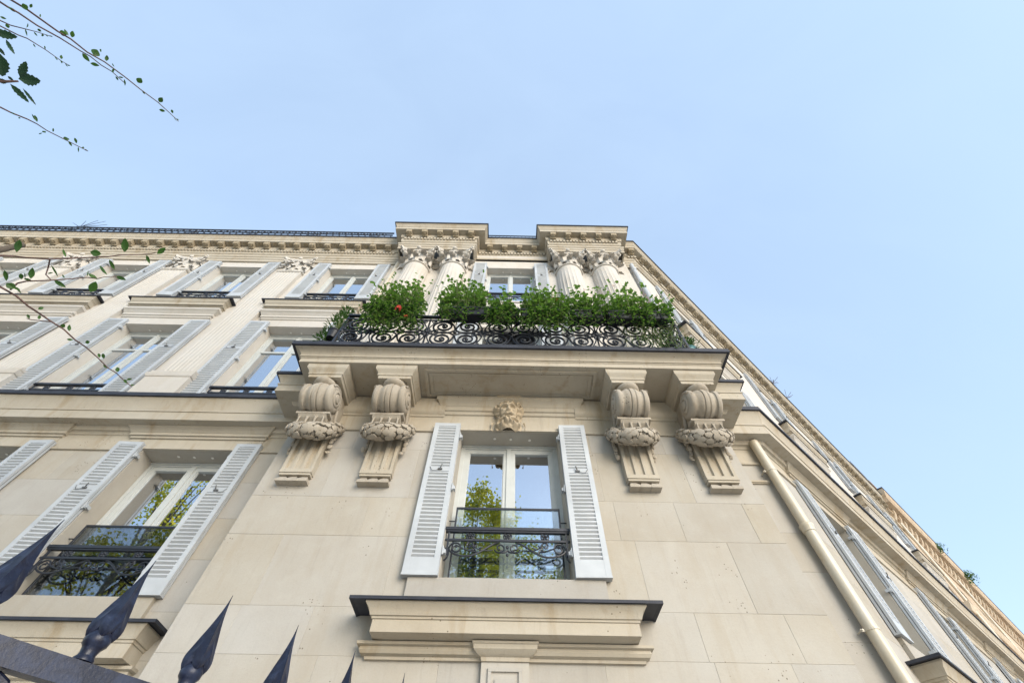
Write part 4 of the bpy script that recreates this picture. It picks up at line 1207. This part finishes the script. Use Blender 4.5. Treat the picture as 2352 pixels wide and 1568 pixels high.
# ================================================================== NEIGHBOUR
def neighbour():
    F = side_frame((CU[0]+19.15*SX, CU[1]+19.15*SY))
    t = thing('neighbour_building', (F.translation.x+8, F.translation.y+10, -1.6), 'weathered ochre neighbour building with crumbling cornice farther down the side street', 'building')
    def o(n, mb, m, p=None, **k): return obj(n, mb, m, p or t, **k)
    XS = [2.2+3.2*k for k in range(9)]
    holes = [(x-.55, x+.55, z, z+2.0) for x in XS for z in (2.3, 5.6, 8.9)]
    mb = MB(F); wall_cells(mb, 0, 30, -1.6, 13.2, holes, -.05, .4); o('wall', mb, M_OCHRE)
    mb = MB(F); mb.sweep([(0, .0), (0, -.05), (30, -.05), (30, 0)], [(0, 11.9), (.06, 11.9), (.08, 12.1), (.03, 12.12), (.03, 12.5), (.16, 12.55), (.16, 12.8), (.42, 12.82), (.42, 13.05), (.46, 13.1), (.54, 13.3), (.54, 13.42), (0, 13.44)])
    c = o('cornice', mb, M_OCHRE, smooth=30)
    mb = MB(F); mb.sweep([(0, .0), (0, -.05), (30, -.05), (30, 0)], [(.5, 13.41), (.57, 13.42), (.57, 13.46), (0, 13.5), (0, 13.445)]); o('lead_cover', mb, M_LEAD, c)
    bk = proto('bracket', MB().extrude([(0, 12.35), (-.05, 12.36), (-.20, 12.6), (-.24, 12.8), (0, 12.8)], lambda y, z, x: (x, y, z), -.11, .11), M_OLD)
    for k in range(44): attach(COL.objects.link(q) or q if (q := bk.copy()) else None, t, F @ T((.4+.66*k, -.08, 0)))
    mb = MB(F); wall_cells(mb, .05, 30, 13.46, 14.25, [], -.30, .1); o('parapet', mb, M_BRICK)
    mb = MB(F); mb.box(0, 30, -.36, .15, 14.252, 14.33); o('coping', mb, M_OLD)
    mb = MB(F)
    for z in (5.2, 8.5): mb.sweep([(0, .0), (0, -.05), (30, -.05), (30, 0)], [(0, z-.3), (.1, z-.28), (.2, z-.1), (.22, z), (0, z+.05)])
    o('string_course', mb, M_OLD, smooth=30)
    for (x, a, b, c_) in [(h[0], h[1], h[2], h[3]) for h in holes]:
        m = MB(F); m.box(x, x+.06, .2, .26, b, c_); m.box(a-.06, a, .2, .26, b, c_); m.box(x+.06, a-.06, .2, .26, c_-.06, c_); m.box(x+.06, a-.06, .2, .26, b, b+.06); m.box((x+a)/2-.04, (x+a)/2+.04, .2, .26, b+.06, c_-.06)
        wn = o('window', m, M_FRAME); g = MB(F); g.box(x+.06, a-.06, .225, .232, b+.06, c_-.06); o('pane', g, M_GLASS, wn)
    for x in (.5, 8.0):
        o('downpipe', MB(F).tube([(x, -.17, -1.6), (x, -.17, 12.2)], .06, 10), M_PIPE, smooth=60)
    mb = MB(F); mb.box(.5, 30, 1.6, 1.7, -1.6, 13.2); o('interior', mb, M_ROOM)
    # things growing out of the stonework
    def tuft(u, y, z, r, n, label, mt, seed, dry=False):
        rnd = random.Random(seed); p0 = F @ Vector((u, y, z)); q = thing('wall_plant', p0, label, 'plant')
        lf = MB()
        for i in range(n):
            d = Vector((rnd.gauss(0, 1), rnd.gauss(0, 1), rnd.gauss(.5, .8))).normalized(); L_ = r*rnd.uniform(.3, 1); 
            p = p0+d*L_; s_ = d.orthogonal().normalized()*(.004 if dry else .035)
            if dry: lf.add([p0+s_, p+s_*.5, p-s_*.5, p0-s_], [(0, 1, 2, 3)])
            else:
                e = d.cross(Vector((rnd.random(), rnd.random(), rnd.random()))).normalized(); lf.add([p, p+e*.06+s_, p+e*.12, p+e*.06-s_], [(0, 1, 2), (0, 2, 3)])
        obj('foliage', lf.mesh('foliage', mt, None, False), None, q, kind='stuff')
        obj('stem', MB().tube([p0-Vector((0, 0, .05)), p0+Vector((0, 0, r*.4))], .012, 5), M_STEM, q)
    tuft(6.3, -.52, 13.1, .40, 200, 'grey green tuft growing from the neighbour cornice, nearer of two', M_LEAF2, 1)
    tuft(10.6, -.62, 13.1, .45, 320, 'bright green bush growing from the neighbour cornice, farther of two', M_LEAF2, 2)
    tuft(3.5, -.45, 14.33, .5, 40, 'dry grass tuft on the coping where the neighbour roof begins', M_STEMG, 3, True)
    tuft(14.5, -.4, 14.33, .8, 60, 'dry weeds on the coping far down the side street', M_STEMG, 4, True)
neighbour()
# small wire grille and weeds on the side roof edge, spikes over the left wing
def roof_bits():
    for u, lab, sd_ in ((8.6, 'tiny dry weed on the side cornice, nearer to the corner', 1), (9.7, 'tiny dry weed on the side cornice, second from the corner', 2)):
        rnd = random.Random(sd_); p0 = F_SU @ Vector((u, -.38, 13.23)); q = thing('wall_plant', p0, lab, 'plant'); m = MB()
        for i in range(14):
            d = Vector((rnd.gauss(0, 1), rnd.gauss(0, 1), rnd.gauss(.7, .5))).normalized(); m.tube([p0, p0+d*rnd.uniform(.1, .35)], .006, 4)
        obj('stems', m, M_STEM, q)
    p0 = Vector((-14.75, YL-.25, 13.975)); q = thing('bird_spikes', p0, 'fan of five thin rods on the roof railing over the left wing', 'spikes')
    for a in (-55, -28, 0, 26, 66):
        d = Vector((sin(radians(a)), 0, cos(radians(a)))); m = MB(); m.tube([p0+d*.06, p0+d*.75], .010, 5, .006); obj('rod', m, M_IRON, q)
    obj('base', MB().box(p0.x-.12, p0.x+.12, p0.y-.02, p0.y+.02, p0.z, p0.z+.06), M_IRON, q)
    u = 16.6; g = thing('roof_grille', F_SU @ Vector((u, -.2, 13.25)), 'small dark wire grille on the roof edge beside the neighbour', 'grille')
    m = MB(F_SU)
    for k in range(9): m.tube([(u+.2*k, -.36, 13.24), (u+.2*k, -.36, 14.0)], .014, 5)
    for z in (13.5, 13.75, 14.0): m.tube([(u-.05, -.36, z), (u+1.65, -.36, z)], .014, 5)
    obj('bars', m, M_IRON, g)
roof_bits()

# ================================================================== FENCE
def fence():
    k = .70; zt = .6*k
    A = CAM+Vector((-1.057, .919, 0))*k; Bp = CAM+Vector((-.351, 1.781, 0))*k
    A.z = Bp.z = 0
    d = (Bp-A); step = d.length/5; d.normalize(); n = Vector((d.y, -d.x, 0))
    t = thing('iron_fence', (A.x, A.y, -1.6), 'blue black wrought iron fence with spear points in the near left corner', 'fence')
    zr = zt-.225*k
    R = Matrix(((d.x, n.x, 0), (d.y, n.y, 0), (0, 0, 1)))
    M0 = R.to_4x4()
    L0, L1_ = -14, 12
    def beam(za, zb, wd):
        mb = MB(); a, b = A+d*(L0*step), A+d*(L1_*step)
        mb.bar((a.x, a.y, (za+zb)/2), (b.x, b.y, (za+zb)/2), wd, zb-za); return mb
    obj('rail', beam(zr-.030, zr, .024), M_FENCE, t); obj('rail', beam(zr-.27, zr-.245, .022), M_FENCE, t); obj('rail', beam(-1.45, -1.41, .034), M_FENCE, t)
    sp = MB()
    # spear: four concave blades over a cupped base, ring and neck; heights measured down from the tip
    prof = []
    for i in range(25):
        v = i/24; h = -.122*v
        r = .0006+.026*(v/.80)**1.6 if v < .80 else .0266*max(0, cos((v-.80)/.20*pi/2))**.55+.010*(v-.80)/.20
        q = 1-.36*sin(pi*min(1, v/.9))**.8
        prof.append((h, r, q))
    seg = 40; vs = []
    for h, r, q in prof:
        for i in range(seg):
            a = 2*pi*i/seg; c = abs(cos(2*a))      # four sharp ridges with hollowed faces between
            f = (1/(abs(cos(a))+abs(sin(a))))**(.6+2.0*(1-q))
            tt = -h/.122; dz = -.010*c*max(0, tt-.62)/.38+.010*(1-c)*max(0, tt-.62)/.38*(1 if tt < .93 else .3)
            vs.append((r*f*.86*cos(a), r*f*.86*sin(a), h+dz))
    sp.add(vs, [(j*seg+i, j*seg+(i+1) % seg, (j+1)*seg+(i+1) % seg, (j+1)*seg+i) for j in range(len(prof)-1) for i in range(seg)])
    mS = sp.mesh('spearhead', M_FENCE, 32)
    rg = MB().lathe([(.010, -.116), (.014, -.118), (.016, -.121), (.0185, -.127), (.0175, -.134), (.014, -.138), (.013, -.140), (.0115, -.146), (.013, -.154)], (0, 0, 0), 20)
    mR = rg.mesh('collar', M_FENCE, 50)
    sh = MB().lathe([(.010, -.138), (.0105, -.147), (.015, -.153), (.015, -.1565), (.010, -.1575), (.010, -2.0)], (0, 0, 0), 12)
    mB = sh.mesh('bar', M_FENCE, 50)
    for i in range(L0, L1_):
        p = A+d*(i*step); M = T((p.x, p.y, zt)) @ M0 @ RZ(.15)
        b = obj('bar', mB, None, t, M)
        for nm, me in (('spearhead', mS), ('collar', mR)):
            o = bpy.data.objects.new(nm, me); COL.objects.link(o); o.parent = b; o.matrix_basis = I4
        if i % 1 == 0:
            s = MB(); c = p+d*(step*.5)
            s.tube([(c.x+d.x*.040*cos(a), c.y+d.y*.040*cos(a), zr-.138+.10*sin(a)) for a in [2*pi*j/20 for j in range(20)]], .007, 6, closed=True)
            obj('ring', s, M_FENCE, t, smooth=60)
fence()

# ================================================================== NEAR TWIGS
q8 = crop(0, 0, 500, 1960); q0 = crop(0, 510, 320, 2352); q1 = crop(300, 510, 320, 2352); q3 = crop(0, 690, 340, 2050)
def leaf_shape(mb, base, tip, wid, nrm, holly=False, cup=.15):
    ax = tip-base; L_ = ax.length; ax.normalize(); s = ax.cross(nrm).normalized(); nn = s.cross(ax)
    if holly: out = [(.0, .04), (.10, .35), (.2, .75), (.28, .80), (.34, 1.05), (.45, .85), (.52, 1.1), (.62, .78), (.70, .9), (.80, .5), (.88, .5), (1, 0)]
    else: out = [(0, .06), (.10, .42), (.25, .82), (.42, 1.0), (.60, .92), (.78, .62), (.9, .33), (1, 0)]
    n = len(out); vs = []
    for t, q in out: vs.append(base+ax*(t*L_)+nn*(-.10*L_*sin(t*pi)))
    for sg in (-1, 1):
        for t, q in out: vs.append(base+ax*(t*L_)+s*(sg*q*wid/2)+nn*(cup*q*wid-.10*L_*sin(t*pi)))
    fs = []
    for i in range(n-1):
        fs.append((i, i+1, n+i+1, n+i)); fs.append((i+1, i, 2*n+i, 2*n+i+1))
    mb.add(vs, fs)
def shrub():
    rnd = random.Random(5)
    t = thing('overhanging_shrub', (-2.2, -4.1, -1.6), 'thin shrub twigs with small oval leaves reaching in from the left edge', 'shrub')
    def stem(f, pts, r, ra, rb, ext=True):
        P = [atr(*f(*p), r+.02*sin(i*1.7)) for i, p in enumerate(pts)]
        if ext:
            e = (P[0]-P[1]).normalized(); P = [P[0]+e*.9+Vector((0, 0, -.25)), P[0]+e*.4+Vector((0, 0, -.06))]+P
        return obj('twig', MB().tube(P, ra, 6, rb), M_STEM, t, smooth=60)
    def leaves(st, f, r, lst, wf=.5, mt=M_LEAF2):
        for (x, y, ln, an, *o) in lst:
            asp = o[0] if o else wf
            a = radians(an); dx, dy = cos(a)*ln/2, sin(a)*ln/2
            rr = r+rnd.uniform(-.015, .015)
            b, e = atr(*f(x-dx, y-dy), rr), atr(*f(x+dx, y+dy), rr+rnd.uniform(-.012, .012))
            vd = (CAM-b).normalized(); nr = (vd+Vector((rnd.gauss(0, .3), rnd.gauss(0, .3), rnd.gauss(0, .3)))).normalized()
            mb = MB(); leaf_shape(mb, b, e, (e-b).length*asp, nr)
            obj('leaf', mb.mesh('leaf', mt, None, False), None, st)
    R1, R2 = 1.75, 1.45
    s = stem(q8, [(100, 0), (250, 90), (530, 290), (650, 360), (800, 480), (960, 570), (1150, 710), (1300, 830), (1450, 940), (1560, 1040), (1640, 1115)], R1, .0026, .0010)
    leaves(s, q8, R1, [(228, 65, 75, 60, .85), (285, 55, 40, -60), (580, 308, 75, 20, .8), (610, 300, 70, 60, .5), (665, 315, 60, -80), (878, 485, 62, -60, .9), (925, 465, 25, -70), (980, 535, 55, -85), (1282, 740, 52, -50, .85), (1320, 850, 40, 60), (1477, 918, 52, -50, .7), (1490, 1016, 58, 15, .45), (1582, 1025, 38, 70), (1615, 1100, 50, 50, .25), (370, 145, 30, -80, .3), (1040, 600, 40, 60, .25), (1630, 1098, 30, 10, .3)])
    s = stem(q8, [(0, 20), (70, 65), (170, 120), (340, 235), (550, 350), (740, 470), (830, 520), (930, 600), (1030, 660), (1140, 760)], R1, .0026, .0010)
    leaves(s, q8, R1, [(120, 92, 100, 25, .45), (362, 280, 45, 30, .7), (790, 530, 105, 50, .45), (872, 594, 88, 15, .5), (1075, 722, 45, 60, .5), (1112, 712, 45, 10, .4), (1145, 760, 60, 85, .28), (1040, 650, 40, -50, .5)])
    s = stem(q8, [(0, 190), (100, 235), (220, 265), (340, 295), (480, 340)], R1, .0018, .0008)
    leaves(s, q8, R1, [(30, 166, 64, 20, .55), (70, 241, 40, 0, .9), (328, 315, 52, 50, .4), (392, 326, 26, 0, .8), (430, 330, 35, 40, .3), (465, 334, 35, 10, .3), (250, 235, 45, -75, .2), (240, 300, 70, 75, .2)])
    s = stem(q8, [(0, 240), (170, 325), (250, 355), (420, 460), (560, 560), (640, 605)], R1, .0018, .0008)
    leaves(s, q8, R1, [(316, 420, 42, 55, .35), (413, 440, 36, 80, .25), (515, 540, 38, 60, .4), (563, 525, 38, -85, .45), (566, 570, 22, 30, .8), (610, 600, 40, 55, .3), (632, 602, 30, 10, .3)])
    s = stem(q8, [(0, 985), (100, 1035), (250, 1095), (340, 1140), (430, 1200), (580, 1275), (690, 1330), (810, 1390)], R1, .0022, .0009)
    leaves(s, q8, R1, [(122, 1045, 50, 35, .35), (330, 1090, 68, 70, .35), (305, 1075, 60, 65, .2), (405, 1212, 36, 30, .6), (372, 1228, 36, -20, .3), (488, 1195, 36, -85, .25), (610, 1274, 60, 12, .55), (645, 1322, 56, 55, .35), (695, 1293, 54, 75, .35), (720, 1375, 50, 88, .2), (762, 1358, 26, 0, .6), (790, 1380, 45, 25, .4), (178, 1085, 20, 40, .6)])
    # lower spray in front of the facade
    s = stem(q0, [(0, 655), (250, 665), (450, 690), (830, 715), (1100, 705), (1450, 690), (1850, 675), (2100, 640), (2352, 640), (2600, 622), (2690, 604)], R2, .0024, .0009)
    leaves(s, q0, R2, [(312, 490, 220, 105, .42), (1650, 610, 195, 10, .85), (2150, 470, 245, -88, .42), (1110, 610, 150, 70, .25), (1928, 812, 200, 62, .3), (2780, 570, 180, -38, .45), (2550, 720, 160, 70, .32), (940, 920, 240, 60, .13)])
    s = stem(q0, [(860, 720), (830, 860), (790, 980), (880, 1075)], R2, .0015, .0011, False)
    leaves(s, q0, R2, [(870, 955, 105, -12, .35)])
    s = stem(q0, [(180, 1240), (300, 1130), (450, 1095), (870, 1080), (1200, 1055), (1490, 1030), (1690, 1050), (1800, 1020), (2010, 1015)], R2, .0018, .0008, False)
    leaves(s, q0, R2, [(95, 1000, 190, 80, .35), (545, 955, 195, -80, .40), (365, 1012, 105, 78, .5), (480, 1068, 150, 18, .38), (1035, 1140, 245, 33, .38), (1605, 1012, 180, 35, .5), (1780, 905, 205, 50, .5), (1605, 1190, 205, -62, .55), (2090, 1042, 180, 22, .42), (1515, 960, 110, -80, .14), (1095, 1010, 70, 60, .25), (430, 1000, 100, 85, .14)])
    s = stem(q3, [(-130, -230), (0, -110), (230, 20), (400, 165), (560, 270), (730, 385), (900, 490), (1060, 640), (1210, 740), (1380, 890), (1530, 1040), (1640, 1105), (1750, 1210), (1860, 1300)], R2, .0024, .0009)
    leaves(s, q3, R2, [(155, -120, 150, 30, .85), (235, -85, 115, 25, .4), (265, -50, 110, 45, .2), (580, 193, 85, -20, .6), (400, 310, 72, 65, .45), (555, 320, 62, -82, .55), (890, 443, 72, -45, .7), (980, 470, 92, -85, .45), (990, 636, 95, 5, .45), (1238, 672, 66, -10, .75), (1400, 862, 66, 70, .5), (1460, 870, 78, 80, .48), (1490, 1016, 76, 40, .5), (1660, 1060, 68, 80, .55), (1825, 1196, 88, -12, .42), (1870, 1278, 60, 0, .45), (1770, 1225, 75, 55, .4)])
    s = stem(q3, [(730, 385), (560, 370), (430, 355), (380, 335)], R2, .0014, .0008, False)
    obj('trunk', MB().tube([(-2.2, -4.1, -1.6), (-2.15, -4.05, -.4), (-2.25, -3.9, .8), (-2.2, -3.8, 1.8)], .03, 8, .012), M_BARK, t, smooth=60)
    # lobed leaves of another plant, top left corner
    h = thing('lobed_leaf_spray', atr(-120, 170, 1.3), 'spray of dark lobed leaves at the upper left edge', 'foliage')
    P = [atr(*q8(*p), 1.3) for p in ((-500, 700), (-200, 740), (60, 750), (170, 748))]
    obj('twig', MB().tube(P, .004, 6, .0015), M_STEM, h)
    obj('twig', MB().tube([atr(*q8(*p), 1.3) for p in ((-400, 250), (-150, 280), (0, 310))], .0035, 6, .002), M_STEM, h)
    for (x, y, ln, an, asp) in [(50, 318, 230, 12, .48), (95, 432, 160, 60, .30), (10, 470, 110, 50, .4), (10, 600, 210, 85, .55), (272, 735, 205, 5, .68), (212, 640, 160, -70, .36), (25, 748, 90, 10, .75), (180, 858, 245, 45, .30), (270, 890, 200, 52, .16), (100, 725, 75, 40, .35)]:
        a = radians(an); dx, dy = cos(a)*ln/2, sin(a)*ln/2
        b, e = atr(*q8(x-dx, y-dy), 1.3), atr(*q8(x+dx, y+dy), 1.3+rnd.uniform(-.01, .01))
        mb = MB(); leaf_shape(mb, b, e, (e-b).length*asp, ((CAM-b).normalized()+Vector((rnd.gauss(0, .2), rnd.gauss(0, .2), rnd.gauss(0, .2)))).normalized(), True)
        obj('leaf', mb.mesh('leaf', M_HOLLY, None, False), None, h)
shrub()

# ================================================================== STREET TREES behind the viewer (mirrored in the panes)
def street_tree(loc, H_, Rc, label, seed, n=9000):
    rnd = random.Random(seed); x, y, z = loc
    t = thing('street_tree', loc, label, 'tree', 'street trees across the road')
    tk = MB(); tk.tube([(x, y, z), (x+.05, y, z+H_*.25), (x-.05, y+.1, z+H_*.5), (x, y, z+H_*.9)], .24, 10, .04)
    cl = []
    for i in range(46):
        a = rnd.uniform(0, 6.3); q = rnd.uniform(.30, 1); rr = Rc*(1-((q-.55)/.5)**2*.75)*rnd.uniform(.35, .95)
        c = Vector((x+rr*cos(a), y+rr*sin(a), z+H_*q)); cl.append((c, rnd.uniform(.5, 1.0)*Rc*.34))
        tk.tube([(x, y, z+H_*q*.7), ((x+c.x)/2, (y+c.y)/2, z+H_*(q*.88)), c], .05, 5, .012, cap=False)
    obj('trunk', tk, M_BARK, t, smooth=60)
    lf = MB()
    for i in range(n):
        c, r = cl[rnd.randrange(len(cl))]
        d = Vector((rnd.gauss(0, 1), rnd.gauss(0, 1), rnd.gauss(0, .8))); p = c+d*(r*.55)
        e = Vector((rnd.gauss(0, 1), rnd.gauss(0, 1), rnd.gauss(-.2, .6))).normalized(); s = e.orthogonal().normalized()*.055; L_ = rnd.uniform(.12, .20)
        lf.add([p, p+e*L_*.5+s, p+e*L_, p+e*L_*.5-s], [(0, 1, 2, 3)])
    obj('crown', lf.mesh('crown', M_TREE, None, False), None, t, kind='stuff')
street_tree((-1.6, -14.5, -1.74), 16.2, 3.3, 'tall street tree whose yellow green crown is mirrored in the central window', 1, 15000)
street_tree((-17.5, -13.5, -1.74), 18.6, 4.2, 'street tree far to the left, mirrored in the lower left window', 2, 15000)
street_tree((2.6, -17.0, -1.74), 13.6, 2.4, 'shorter street tree mirrored at lower right of the central window', 3, 9000)

for o in PROTO: bpy.data.objects.remove(o)
